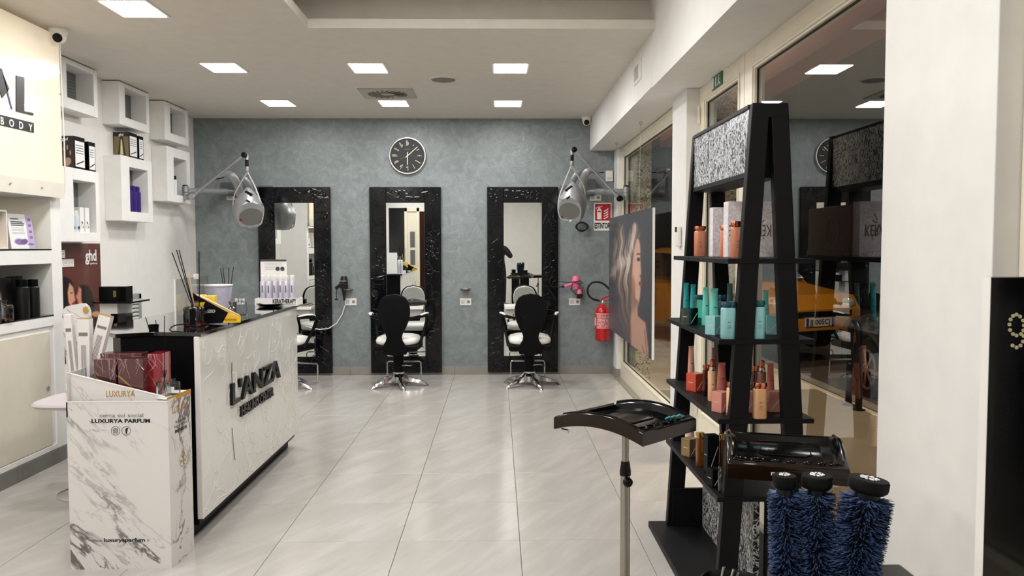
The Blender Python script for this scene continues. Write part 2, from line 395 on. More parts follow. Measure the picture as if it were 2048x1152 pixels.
# painting helpers for flat prints
def poly_mask(x, y, pts, soft=1.2):
    ins = np.zeros(x.shape, bool); dm = np.full(x.shape, 1e9); n = len(pts)
    for k in range(n):
        x1, y1 = pts[k]; x2, y2 = pts[(k+1) % n]
        c = ((y1 > y) != (y2 > y)) & (x < (x2-x1)*(y-y1)/((y2-y1) if y2 != y1 else 1e-9)+x1); ins ^= c
        L2 = (x2-x1)**2+(y2-y1)**2+1e-12; t = np.clip(((x-x1)*(x2-x1)+(y-y1)*(y2-y1))/L2, 0, 1)
        dm = np.minimum(dm, np.hypot(x-x1-t*(x2-x1), y-y1-t*(y2-y1)))
    sd = np.where(ins, dm, -dm); return np.clip(sd/soft*.5+.5, 0, 1)
def ell_mask(x, y, cx, cy, rx, ry, soft=.15, rot=0.):
    dx, dy = x-cx, y-cy; X = dx*cos(rot)+dy*sin(rot); Y = -dx*sin(rot)+dy*cos(rot)
    return np.clip((1-np.hypot(X/rx, Y/ry))/soft+.5, 0, 1)
def over(C, m, col): return C*(1-m[:, None])+np.asarray(col, float)*m[:, None]
def spiral(c, r0, turns, a0, s=1, n=26, grow=.86):
    out = []
    for i in range(n):
        t = i/(n-1); a = a0+s*turns*2*pi*t; r = r0*(1-grow*t); out.append((c[0]+cos(a)*r, c[1]+sin(a)*r))
    return out
def swirls(mb, org, right, up, w, h, count, seed, r=.0035, big=.12, excl=None):
    rnd = random.Random(seed); O, Rr, U = Vector(org), Vector(right), Vector(up); Nn = Rr.cross(U)
    k = 0; tries = 0
    while k < count and tries < count*20:
        tries += 1
        cx, cy = rnd.uniform(0, w), rnd.uniform(0, h); rr = rnd.uniform(.3, 1)*big
        if rnd.random() < .5: pts = spiral((cx, cy), rr, rnd.uniform(.8, 1.5), rnd.uniform(0, 6.3), rnd.choice((-1, 1)))
        else:
            a = rnd.uniform(0, 6.3); L = rr*rnd.uniform(2, 4); amp = rr*rnd.uniform(.3, .7); ph = rnd.uniform(0, 3)
            pts = [(cx+cos(a)*L*(t-.5)-sin(a)*amp*sin(t*4.5+ph), cy+sin(a)*L*(t-.5)+cos(a)*amp*sin(t*4.5+ph)) for t in [i/22 for i in range(23)]]
        seg = []
        segs = []
        for x, y in pts:
            ok = .01 < x < w-.01 and .01 < y < h-.01 and not (excl and excl[0] < x < excl[1] and excl[2] < y < excl[3])
            if ok: seg.append((x, y))
            else:
                if len(seg) > 5: segs.append(seg)
                seg = []
        if len(seg) > 5: segs.append(seg)
        for sg in segs:
            m_ = len(sg); rad = [r*(.25+.75*sin(pi*min(1, (i+.6)/m_))) for i in range(m_)]
            mb.tube([O+Rr*x+U*y for x, y in sg], rad, 5, flat=Nn)
        if segs: k += 1
    return mb
# ============================================================ the setting
YB, XL, YR, ZC = 9.2, -3.42, -2.2, 2.914
XF = 1.31          # where the tiles end at the window side
fl = struct(MB().box(XL-.1, 1.33, YR-.1, YB+.1, -.12, -.012), 'floor', GROUT)
tmesh = {}
def put_tile(x0, x1, y0, y1):
    key = (round(x1-x0, 3), round(y1-y0, 3))
    w, h = x1-x0, y1-y0
    if key not in tmesh:
        o = MB().box(0, w, 0, h, -.011, 0).build('tile', TILE, fl, local=True); tmesh[key] = o
        b = o.modifiers.new('bevel', 'BEVEL'); b.width = .0012; b.segments = 1
    else:
        o = tmesh[key].copy(); COL.objects.link(o)
    o.location = Vector((x0, y0, 0))-fl.location
GX, GY = -1.09264, 3.94901
i = 0
xs = [XL]+[GX+.6*k for k in range(-10, 10) if XL+.01 < GX+.6*k < XF]+[XF]
ys = [YR]+[GY+.6*k for k in range(-12, 12) if YR+.01 < GY+.6*k < YB-.01]+[YB]
for a in range(len(xs)-1):
    for b in range(len(ys)-1):
        put_tile(xs[a]+.0012, xs[a+1]-.0012, ys[b]+.0012, ys[b+1]-.0012)
struct(MB().box(XF, 1.47, YR, YB, -.12, .002), 'trim_1', mat('terrazzo_sill', (150, 143, 130), .3, noise=.25, nscale=90))
wb = struct(MB().box(XL-.15, 1.6, YB, YB+.15, -.1, 3.3), 'wall_back', PLASTER)
wl = struct(MB().box(XL-.15, XL, YR-.15, YB, -.1, 3.3), 'wall_left', WHITE)
# skirting pieces
def skirt_run(name, material, p0, p1, axis, fixed, inward, h=.095, t=.012, step=.6, phase=0.):
    root = None; k = math.ceil((p0-phase)/step-1e-6); cuts = [p0]
    while phase+k*step < p1-.02:
        if phase+k*step > p0+.02: cuts.append(phase+k*step)
        k += 1
    cuts.append(p1)
    ba = MB()
    lo, hi = sorted((fixed, fixed+inward*.004))
    if axis == 'x': ba.box(p0, p1, lo, hi, 0, h-.003)
    else: ba.box(lo, hi, p0, p1, 0, h-.003)
    root = struct(ba, name, GROUT)
    for a, b in zip(cuts[:-1], cuts[1:]):
        lo, hi = sorted((fixed+inward*.004, fixed+inward*t)); q = MB()
        if axis == 'x': q.box(a+.001, b-.001, lo, hi, 0.001, h)
        else: q.box(lo, hi, a+.001, b-.001, 0.001, h)
        q.build('skirting_tile', material, root, bev=.0015)
skirt_run('baseboard_back', SKIRT, XL, 1.33, 'x', YB, -1, phase=GX)
skirt_run('baseboard_left', SKIRTG, 5.62, YB, 'y', XL, 1, phase=GY)
# ceiling: low part with the rectangular recess, then the raised part
RX0, RX1, RY = -1.25, 1.056, 5.43
struct(MB().box(XL, 1.06, RY, YB, ZC, ZC+.061).box(XL, RX0, YR, RY, ZC, ZC+.061), 'ceiling', CEIL, bev=0)
struct(MB().box(XL, 1.2, RY+.17, YB, ZC+.061, 3.25).box(XL, RX0-.12, YR, RY+.17, ZC+.061, 3.25), 'trim_2', CEIL)
struct(MB().box(RX0-.4, 1.2, YR, RY+.4, 3.15, 3.25), 'trim_3', CEIL)
# the long boxed soffit over the windows
struct(MB().box(1.056, 1.60, 5.52, YB, 2.552, 3.25).box(1.056, 1.60, YR, 5.516, 2.545, 3.25), 'trim_4', WHITE)
# pillars on the window side
def skirt_box(x0, x1, y0, y1):
    return MB().box(x0-.012, x1, y0-.012, y1+.012, 0, .095)
struct(MB().box(1.33, 1.6, 8.93, YB, 0, 2.552), 'trim_5', WHITE, bev=.012)
struct(skirt_box(1.33, 1.40, 8.93, YB-.013), 'baseboard_right', SKIRT, bev=.001)
struct(MB().box(1.305, 1.46, 5.575, 6.02, 0, 2.552), 'wall_right', WHITE, bev=.004)
struct(MB().box(1.33, 1.48, 2.14, 2.77, 0, 2.546), 'trim_6', WHITE, bev=.003)
# wall behind the photographer, with a dark glazed entrance in it (the mirrors show it)
struct(MB().box(-1.3, 1.6, YR-.15, YR, 0, 3.3).box(XL, -1.3, YR-.15, YR, 2.45, 3.3).box(XL, -2.76, YR-.15, YR, 0, 2.45), 'wall_front', WHITE)
d2 = struct(MB().box(-2.36, -2.29, YR-.1, YR+.02, 0, 2.45).box(-2.05, -1.98, YR-.1, YR+.02, 0, 2.45).box(-2.36, -1.3, YR-.1, YR+.02, 2.36, 2.45).box(-1.37, -1.3, YR-.1, YR+.02, 0, 2.36).box(-2.29, -2.05, YR-.07, YR-.03, 0, 2.36), 'door_2', IVORY, bev=.003)
for z0_, z1_ in ((1.45, 1.85), (1.0, 1.38)): MB().box(-2.22, -2.10, YR-.03, YR-.02, z0_, z1_).build('door_panel', mat('door_panel_grey', (96, 98, 98), .3), d2)
struct(MB().box(-2.76, -2.36, YR-.1, YR-.06, 0, 2.45), 'window_4', mat('dark_glazing', (30, 31, 34), .15))
struct(MB().box(-2.4, -1.2, YR-1.3, YR-1.2, 0, 2.6).box(-2.5, -2.4, YR-1.3, YR-.15, 0, 2.6).box(-1.2, -1.1, YR-1.3, YR-.15, 0, 2.6).box(-2.5, -1.1, YR-1.3, YR-.15, 2.6, 2.7).box(-2.5, -1.1, YR-1.3, YR-.15, -.1, 0), 'wall_lobby', mat('lobby_brown', (88, 56, 40), .5, noise=.2, nscale=3))
area('lobby_fill', (-1.8, YR-.7, 2.55), .3, 3, (1, .8, .6))  # unseen fill added so the brown lobby shows in the mirror
struct(MB().box(1.39, 1.5, YR, 2.14, 0, .5).box(1.39, 1.5, YR, 1.2, .5, 2.545), 'trim_7', WHITE)

# ------------------------------------------------------------ windows and door
def frame_unit(name, X, y0, y1, z0, z1, gy0, gy1, gz0, gz1, depth=.06, kind='structure'):
    """ivory timber frame with a moulded inner step and its pane"""
    b = MB(); x0, x1 = X, X+depth
    b.box(x0, x1, y0, gy0, z0, z1).box(x0, x1, gy1, y1, z0, z1).box(x0, x1, gy0, gy1, z0, gz0).box(x0, x1, gy0, gy1, gz1, z1)
    o = b.build(name, IVORY, bev=.004); o['kind'] = 'structure'
    t = .018; s = MB()
    a0, a1, c0, c1 = gy0-.03, gy1+.03, gz0-.03, gz1+.03
    s.box(x0-.008, x0+.002, a0, a0+t, c0, c1).box(x0-.008, x0+.002, a1-t, a1, c0, c1).box(x0-.008, x0+.002, a0+t, a1-t, c0, c0+t).box(x0-.008, x0+.002, a0+t, a1-t, c1-t, c1)
    s.build('glazing_bead', IVORY, o, bev=.003)
    g = MB(); xm = X+.02
    g.quad((xm, gy0, gz0), (xm, gy1, gz0), (xm, gy1, gz1), (xm, gy0, gz1)).build('pane', PANE, o)
    gasket = MB(); e = .006
    gasket.box(xm-.004, xm+.008, gy0, gy0+e, gz0, gz1).box(xm-.004, xm+.008, gy1-e, gy1, gz0, gz1).box(xm-.004, xm+.008, gy0, gy1, gz0, gz0+e).box(xm-.004, xm+.008, gy0, gy1, gz1-e, gz1)
    gasket.build('gasket', RUB, o)
    return o
w1 = frame_unit('window_1', 1.37, 6.02, 8.93, 0.002, 2.545, 6.12, 8.79, .198, 2.432)
dr = frame_unit('door_1', 1.39, 4.553, 5.575, 0.002, 2.545, 4.66, 5.40, .35, 2.425)
w2 = frame_unit('window_2', 1.39, 2.77, 4.545, 0.002, 2.545, 2.80, 4.375, .16, 2.424)
frame_unit('window_3', 1.40, 1.2, 2.138, .502, 2.54, 1.28, 2.06, .6, 2.42)
MB().box(1.372, 1.388, 5.515, 5.535, 2.30, 2.42).build('hinge', IVORY, dr, bev=.003)
MB().box(1.372, 1.388, 5.515, 5.535, .3, .42).build('hinge', IVORY, dr, bev=.003)
MB().box(1.366, 1.39, 4.60, 4.625, .98, 1.14).box(1.34, 1.366, 4.60, 4.625, 1.05, 1.07).box(1.34, 1.352, 4.60, 4.73, 1.05, 1.07).build('door_handle', STEEL, dr, bev=.003)
# running-man exit sign on the door head
s = thing('exit_sign', 'small green emergency exit sign with white running figure above the glass door', 'sign', (1.382, 5.10, 2.463))
MB().box(1.382, 1.389, 4.985, 5.21, 2.463, 2.543).build('plate', mat('exit_green', (20, 96, 62), .4), s, bev=.001)
q = MB(); X = 1.3805
MB().box(X, X+.002, 5.165, 5.2, 2.468, 2.538).build('door_shape', WLETTER, s); MB().box(X, X+.002, 5.105, 5.125, 2.474, 2.534).build('arrow', WLETTER, s)
q.obox((X+.001, 5.05, 2.503), (.001, 0, 0), (0, .008, .003), (0, -.003, .018)).obox((X+.001, 5.03, 2.480), (.001, 0, 0), (0, .016, .010), (0, -.003, .004)).obox((X+.001, 5.065, 2.482), (.001, 0, 0), (0, .010, -.010), (0, .003, .003)).cyl((X, 5.045, 2.529), (X+.002, 5.045, 2.529), .006)
q.build('running_figure', WLETTER, s)

# ------------------------------------------------------------ ceiling lights
def make_light():
    t = thing('ceiling_light', 'x', 'light', (-2.2, 6.61, ZC))
    MB().box(-.15, .15, -.18, .18, -.006, 0).build('frame', PLW, t, local=True, bev=.002)
    MB().box(-.132, .132, -.162, .162, -.009, -.0055).build('diffuser', LEAD, t, local=True)
    return t
L0 = make_light()
LY = [8.22, 6.61, 5.0, 3.4, 1.8, .2, -1.3]; LX = [-2.2, -1.04, .11]
names = {(0, 0): 'left light in the row nearest the grey wall', (1, 0): 'middle light in the row nearest the grey wall', (2, 0): 'right light in the row nearest the grey wall',
         (0, 1): 'left light of the second row, in line with the counter', (1, 1): 'middle light of the second row, before the vent', (2, 1): 'right light of the second row, beside the round speaker',
         (0, 2): 'large nearest ceiling light at the top left of the photo'}
first = True
for iy, y in enumerate(LY):
    for ix, x in enumerate(LX):
        if iy > 1 and ix > 0: continue
        lab = 'square LED panel, '+names.get((ix, iy), ['', '', '', 'first', 'second', 'third', 'last'][iy]+' one out of frame on the left')
        t = L0 if first else copy_tree(L0)
        first = False
        t.location = (x, y, ZC); t['label'] = lab; t['group'] = 'square LED panels in the ceiling'
        area('panel_glow', (0, 0, -.012), .26, LAMP_W, LAMP_C, sy=.32, parent=t)
for k, (x, y) in enumerate([(-.85, 4.25), (.11, 4.25), (-.85, 2.2), (.11, 2.2), (-.85, .1), (.11, .1)]):
    t = copy_tree(L0, loc=(x, y, 3.15), label='square LED panel in the raised ceiling, '+['left one before', 'right one before', 'left one just above', 'right one just above', 'left one behind', 'right one behind'][k]+' the photographer'); t['group'] = 'square LED panels in the ceiling'
    area('panel_glow', (0, 0, -.012), .26, LAMP_W*.66, LAMP_C, sy=.32, parent=t)
t = thing('ceiling_speaker', 'round grey loudspeaker grille flush in the ceiling', 'speaker', (-.461, 7.03, ZC-.012))
MB().lathe([(.0, -.006), (.1, -.004), (.105, 0), (.105, .012)], (-.461, 7.03, ZC-.012), n=40).build('grille', mat('speaker_grey', (120, 117, 112), .6), t, smooth=True)
MB().lathe([(.106, 0), (.118, 0), (.118, .012), (.106, .012)], (-.461, 7.03, ZC-.012), n=40, caps=False).build('rim', PLW, t, smooth=True)
# swirl diffuser of the air conditioning
t = thing('air_vent', 'square swirl air diffuser in the ceiling between the lights', 'vent', (-1.03, 7.69, ZC-.012))
VG = mat('vent_grey', (176, 172, 160), .45)
MB().box(-1.28, -.78, 7.46, 7.93, ZC-.012, ZC).build('plate', VG, t, bev=.003)
for k in range(20):
    a = 2*pi*k/20; c = Vector((-1.03+cos(a)*.12, 7.69+sin(a)*.12, ZC-.014)); d = Vector((cos(a+.5), sin(a+.5), 0)); e = Vector((-sin(a+.5), cos(a+.5), 0))
    MB().obox(c, d*.07, e*.008+Vector((0, 0, .003)), (0, 0, .002)).build('blade', mat('vent_blade', (112, 108, 98), .5), t)
# dome cameras
def dome(loc, label, d):
    t = thing('security_camera', label, 'camera', loc); x, y, z = loc
    MB().lathe([(.0, 0), (.06, 0), (.062, -.015), (.052, -.03), (.05, -.05)], loc, n=28).build('base', PLW, t, smooth=True)
    c = Vector((x, y, z-.055)); d = Vector(d).normalized()
    MB().ell(c, .046, n=24, m=14).build('ball', PLW, t, smooth=True)
    MB().lathe([(.028, .036), (.030, .044), (.022, .047), (.0, .046)], c, ax=d, n=24).build('lens', PLB, t, smooth=True)
    return t
dome((-2.9, 5.46, ZC), 'white dome security camera at the corner of the lit sign', (.25, -.9, -.35))
dome((1.0, 9.05, ZC), 'white dome security camera in the far right ceiling corner', (-.1, -.9, -.35))
c1 = MB().tube([(-2.96, 5.58, 2.85), (-2.955, 5.59, 2.2), (-2.957, 5.59, 1.84)], .005, 6).build('cable', PLW); tag(c1, 'thin white cable running down from the dome camera beside the sign', 'cable')
t = thing('wall_grille', 'small square white ventilation grille high on the soffit over the windows', 'vent', (1.05, 5.95, 2.6))
gY0, gY1 = 5.93, 6.22; gz0, gz1 = 2.69, 2.84
MB().box(1.046, 1.056, gY0, gY1, gz0, gz1).build('frame', PLW, t, bev=.002)
for k in range(7): MB().box(1.043, 1.047, gY0+.09, gY1-.04, gz0+.025+.015*k, gz0+.034+.015*k).build('slat', mat('slat_grey', (176, 172, 168), .5), t)

# ------------------------------------------------------------ niche boxes on the left wall
XN = -3.27
NB = {  # y0 y1 z0 z1  opening y0 y1 z0 z1
 'top_left': (6.10, 6.72, 2.525, 2.905, 6.25, 6.66, 2.61, 2.865),
 'top_mid': (7.10, 7.70, 2.535, 2.905, 7.21, 7.64, 2.61, 2.87),
 'top_right': (8.05, 8.66, 2.53, 2.905, 8.19, 8.59, 2.61, 2.865),
 'low_left': (6.10, 6.70, 1.51, 2.08, 6.30, 6.645, 1.585, 1.99),
 'low_mid': (7.10, 7.73, 1.70, 2.27, 7.26, 7.635, 1.785, 2.18),
 'low_right': (8.08, 8.68, 1.925, 2.47, 8.25, 8.59, 2.0, 2.375)}
NL = {'top_left': 'empty white cube niche highest up beside the lit sign', 'top_mid': 'empty white cube niche under the ceiling, middle of its row', 'top_right': 'empty white cube niche under the ceiling nearest the grey wall',
      'low_left': 'white cube niche holding white and blue hair care bottles', 'low_mid': 'white cube niche holding purple bottles', 'low_right': 'white cube niche beside the dryer arm, with two spray cans'}
for k, (y0, y1, z0, z1, a0, a1, c0, c1_) in NB.items():
    t = thing('wall_niche', NL[k], 'shelf', (XL, (y0+y1)/2, z0), group='white cube niches on the left wall')
    b = MB()
    b.box(XL, XN, y0, a0, z0, z1).box(XL, XN, a1, y1, z0, z1).box(XL, XN, a0, a1, z0, c0).box(XL, XN, a0, a1, c1_, z1)
    b.build('box_frame', NICHE, t, bev=.003)
    MB().box(XL, XL+.006, a0, a1, c0, c1_).build('back_panel', GREYWALLB, t)
    if k == 'top_left' or k == 'low_left':
        for j in range(9): MB().box(XL+.006, XL+.009, a0+.02, a1-.02, c0+.02+j*.026, c0+.022+j*.026).build('groove', mat('groove_grey', (70, 72, 72), .6), t)

# ------------------------------------------------------------ outside, at night
struct(MB().box(1.47, 3.38, -4, 22, -.14, -.02), 'ground', None or mat('pavement_ribbed', (188, 172, 148), .75, noise=.2, nscale=2.5))
ridx = MB()
for k in range(150):
    x = 1.5+.0125*k*1.0
    if x < 3.3: ridx.box(x, x+.006, 2.6, 8.2, -.02, -.014)
o = ridx.build('pavement_rib', mat('pavement_rib', (150, 132, 108), .7)); tag(o, 'fine parallel ribs of the non-slip pavement outside', 'paving', kind='stuff')
struct(MB().box(3.38, 3.52, -4, 22, -.2, -.01), 'kerb', mat('kerb_stone', (120, 112, 100), .7, noise=.2))
struct(MB().box(3.52, 26, -4, 40, -.3, -.14), 'road', mat('asphalt', (70, 56, 48), .7, noise=.25, nscale=4))
struct(MB().box(1.56, 1.69, 5.62, 6.03, 0, 3.2), 'wall_pier_near', PEBBLE)
struct(MB().box(1.455, 1.61, 8.42, 9.2, 0, 3.2), 'wall_pier_far', PEBBLE)
o = MB().box(1.68, 1.9, 1.0, 8.35, 2.49, 2.7).build('awning', mat('awning_red', (128, 60, 48), .7)); tag(o, 'red-brown awning box outside above the shop windows', 'awning')
struct(MB().box(13.5, 14, 8, 40, -.2, 9).box(3.5, 26, 36, 37, -.2, 9), 'wall_street', mat('far_facade', (70, 66, 60), .8, noise=.3, nscale=.6))
# ============================================================ left wall cabinet with the backlit sign
XC = -3.0
cab = thing('display_cabinet', 'white built-in display cabinet with two open shelves at the left edge', 'cabinet', (-3.2, 4.1, 0))
Y0, Y1 = 2.2, 5.60
b = MB()
b.box(XL, XC, Y1-.125, Y1, .1, 2.905)                       # end upright
b.box(XL, XC, Y0, Y0+.1, .1, 2.905)
b.box(XL, XC, Y0+.1, Y1-.125, 1.358, 1.449).box(XL, XC, Y0+.1, Y1-.125, 1.803, 1.86)
b.box(XL, XL+.02, Y0+.1, Y1-.125, .9, 1.86)
b.box(XL, XC, Y0+.1, Y1-.125, .94, 1.006)
b.box(XL, XC-.012, Y0+.1, Y1-.125, .1, .94)
b.box(XC-.012, XC, Y0+.1, Y1-.125, .1, .135)
b.build('carcass', NICHE, cab, bev=.002)
MB().box(XL, XC-.02, Y0, Y1-.01, 1.86, 2.905).build('light_box', NICHE, cab)
for z in (1.449, 1.006): MB().box(XL+.02, XC+.002, Y0+.1, Y1-.126, z, z+.008).build('shelf_top', GLOSSBLK, cab)
cream = mat('cream_lacquer', (214, 207, 190), .3, coat=.2)
for a, c in ((3.93, 5.425), (2.35, 3.92)):
    d = MB().box(XC-.012, XC-.002, a, c, .14, .905).build('door', cream, cab, bev=.002)
    MB().lathe([(.019, 0), (.019, .004), (.016, .005), (.015, .001), (0, .001)], (XC-.002, c-.045, .526), ax=(1, 0, 0), n=24).build('finger_ring', CHROME, d, smooth=True)
skirt = MB().box(XL, XC-.006, Y0, Y1-.002, 0, .1).build('plinth', GROUT, cab)
for k in range(6): MB().box(XC-.006, XC+.006, max(Y0, Y1-.6*(k+1))+.001, Y1-.6*k-.001, .001, .098).build('plinth_tile', SKIRTG, skirt, bev=.001)
# the lit acrylic sign
sg = thing('lit_sign', 'backlit cream acrylic sign with large black letters A and L at the upper left', 'sign', (-2.96, 4.4, 1.84))
SIGN = mat('lit_acrylic', (226, 214, 192), .12, coat=.5, emit=(255, 236, 206), estr=.27)
XS = -2.955
MB().box(XS-.012, XS, 3.0, 5.56, 1.845, 2.89).build('panel', SIGN, sg, bev=.002)
lip = MB().box(XS-.006, XS+.004, 3.0, 5.57, 1.80, 1.90).build('clear_strip', mat('strip_acrylic', (222, 216, 204), .25), sg)
for y in (4.95, 5.29, 4.6): MB().lathe([(.006, 0), (.007, .008), (0, .011)], (XS+.004, y, 1.855), ax=(1, 0, 0), n=14).build('stud', CHROME, sg, smooth=True)
for z in (2.2, 2.5): MB().lathe([(.005, 0), (.006, .008), (0, .011)], (XS, 5.545, z), ax=(1, 0, 0), n=14).build('stud', CHROME, sg, smooth=True)
PUR = mat('purple_edge', (92, 70, 130), .4)
def sp(u, v): return bx(u, v, XS)
def sgn(name, pts, m, dx=.006): MB().prism([sp(*q) for q in pts], (dx, 0, 0)).build(name, m, sg)
sgn('letter_l', [(31, 151), (47, 155), (47, 222), (31, 219)], LETTER)
sgn('letter_l_foot', [(31, 219), (65, 226), (65, 231), (31, 223)], LETTER)
sgn('letter_a_leg', [(-60, 230), (-45, 232), (0, 138), (17, 178), (3, 196), (-8, 165), (-30, 190)], LETTER)
sgn('letter_a_hairline', [(0, 137), (2, 137), (23.5, 217), (21.5, 219)], PUR)
sgn('word_strip', [(-90, 207), (67, 246), (67, 266), (-90, 230)], LETTER, .003)
for ch, u, v in (('B', 3, 246), ('O', 22, 250.5), ('D', 41, 255), ('Y', 60, 259.5)):
    p = sp(u, v); MB().text(ch, (XS+.0035, p.y, p.z-.008), (0, 1, 0), (0, 0, 1), .062, .001, bold=.0012).build('letter', WLETTER, sg)
# warm area light under the light box brightens the upper shelf
area('shelf_light', (-3.2, 4.8, 1.795), .3, 1.2, (1, .85, .62), sy=1.0)
# ---- products in the cabinet
S1, S2 = 1.457, 1.014
def carton(name, label, cat, c, w, d, h, rot, m, group=None, bev=.001, front=None):
    t = thing(name, label, cat, c, rot, group)
    MB().box(-w/2, w/2, -d/2, d/2, 0, h).build('box', m, t, local=True, bev=bev)
    if front: front(t, w, d, h)
    return t
# gift box with pink spray bottle (open front)
t = thing('gift_box', 'open white gift box with a pink spray bottle, on the upper cabinet shelf', 'box', (-3.06, 4.95, S1))
MB().box(-3.12, -3.11, 4.84, 5.045, S1, S1+.24).box(-3.11, -3.03, 4.84, 4.85, S1, S1+.24).box(-3.11, -3.03, 5.035, 5.045, S1, S1+.24).box(-3.11, -3.03, 4.85, 5.035, S1+.23, S1+.24).box(-3.11, -3.03, 4.85, 5.035, S1, S1+.01).build('tray', mat('ivory_card', (226, 220, 208), .6), t, bev=.001)
PK = mat('pale_pink', (224, 176, 178), .3)
MB().lathe([(.022, 0), (.022, .12), (.016, .13)], (-3.075, 4.97, S1+.02), n=20, sy=1.0, sx=.8).build('bottle', PK, t, smooth=True)
MB().lathe([(.010, .13), (.010, .15), (.018, .152), (.017, .185), (.0, .187)], (-3.075, 4.97, S1+.02), n=16).build('pump', mat('rose_cap', (120, 78, 78), .3), t, smooth=True)
def leaflet(al, be, P):
    C = np.full((len(al), 3), 232.); C = over(C, (al > .72)*1., (188, 172, 205))
    for yy, a, b in ((.86, .1, .45), (.78, .1, .6), (.73, .1, .66), (.68, .1, .62)): C = over(C, ((abs(be-yy) < .017) & (al > a) & (al < b))*1., (60, 58, 70))
    for yy in (.6, .55, .51, .47, .43): C = over(C, ((abs(be-yy) < .008) & (al > .1) & (al < .62))*1., (170, 168, 172))
    for yy in (.85, .68, .5, .33): C = over(C, ((abs(be-yy) < .04) & (al > .8) & (al < .94))*1., (130, 108, 160))
    C = over(C, ell_mask(al, be, .36, .2, .2, .09, .3), (140, 110, 165)); C = over(C, ell_mask(al, be, .55, .2, .16, .08, .3, .2), (112, 84, 140)); C = over(C, ell_mask(al, be, .82, .13, .14, .03, .3), (128, 100, 155))
    return C
t = thing('leaflet', 'white leaflet with a lilac hair dryer picture leaning on the upper cabinet shelf', 'leaflet', (-3.06, 5.25, S1))
pa, pb = Vector((-3.05, 5.115, S1+.002)), Vector((-3.045, 5.37, S1+.002))
rt = (pb-pa).normalized(); upv = Vector((-.10, -.03, 1)).normalized()
MB().prism([pa-rt*.0+Vector((-.004, 0, 0)), pb+Vector((-.004, 0, 0)), pb+upv*.222+Vector((-.004, 0, 0)), pa+upv*.222+Vector((-.004, 0, 0))], (.003, 0, 0)).build('card', PAPER, t)
painted('print', pa, rt, upv, .255, .222, 60, 60, leaflet, PRINT, t)
# lower shelf: black boxes and cans
DARK = mat('black_carton', (24, 23, 24), .35, noise=.3, nscale=20)
t = carton('carton', 'big black product carton with a grey hair picture on the lower cabinet shelf', 'box', (-3.16, 5.0, S2), .12, .36, .26, 0, DARK)
painted('print', (-3.099, 4.83, S2+.01), (0, 1, 0), (0, 0, 1), .3, .22, 40, 30, lambda a, b, P: over(over(over(np.full((len(a), 3), 26.), ell_mask(a, b, .45, .62, .35, .35, .3), (120, 118, 118)), ell_mask(a, b, .25, .35, .22, .3, .3), (30, 28, 28)), ell_mask(a, b, .62, .45, .2, .5, .4, .4), (170, 166, 164)), PRINT, t)
def canbottle(name, label, loc, r, h, m, cap=None, capm=None, group=None, cat='bottle', sq=0.):
    t = thing(name, label, cat, loc, 0, group)
    MB().lathe([(r*.96, 0), (r, .004), (r, h*.78), (r*.8, h*.81)], (0, 0, 0), n=20, sq=sq).build('body', m, t, local=True, smooth=True)
    MB().lathe([(r*.78, h*.805), (r*.8, h*.815), (r*.8, h*.985), (r*.72, h), (0, h)], (0, 0, 0), n=20, sq=sq).build('cap', capm or m, t, local=True, smooth=True)
    return t
canbottle('shampoo_bottle', 'tall black bottle beside the black carton on the lower cabinet shelf', (-3.045, 5.20, S2), .042, .25, DARK, capm=BLK)
canbottle('shampoo_bottle', 'slim black bottle at the right end of the lower cabinet shelf', (-3.045, 5.325, S2), .036, .245, DARK, capm=BLK)
carton('carton', 'narrow black carton standing between the black bottles of the lower shelf', 'box', (-3.13, 5.26, S2), .04, .12, .265, 0, BLK)
def perfume(name, label, loc, w, h, liquid=None, m=None, rot=0, group=None):
    t = thing(name, label, 'bottle', loc, rot, group)
    MB().lathe([(w*.5, 0), (w*.52, .006), (w*.52, h*.62), (w*.46, h*.68), (w*.16, h*.70), (w*.15, h*.82), (w*.2, h*.83), (w*.2, h*.88)], (0, 0, 0), n=28, sq=.5).build('glass', m or CLEAR, t, local=True, smooth=True)
    if liquid: MB().lathe([(w*.47, .006), (w*.47, h*.12), (0, h*.12)], (0, 0, 0), n=28, sq=.5).build('liquid', liquid, t, local=True, smooth=True)
    return t
t = perfume('perfume_bottle', 'small clear glass bottle with amber liquid in front of the black carton', (-3.03, 4.98, S2), .085, .15, mat('amber_liquid', (150, 110, 70), .2))
perfume('perfume_bottle', 'clear glass bottle at the left edge of the lower cabinet shelf', (-3.03, 4.86, S2), .08, .2, mat('amber_liquid', (150, 110, 70), .2))
# further stock left of the frame that the first mirror shows
rnd = random.Random(3)
for k in range(6):
    canbottle('shampoo_bottle', ['first', 'second', 'third', 'fourth', 'fifth', 'sixth'][k]+' silver bottle at the hidden end of the cabinet, from the left', (-3.08, 4.0+k*.11, S2), .03, .2, mat('pewter', (120, 110, 95), .25, metal=.7), capm=BLK, group='bottles at the hidden end of the cabinet')
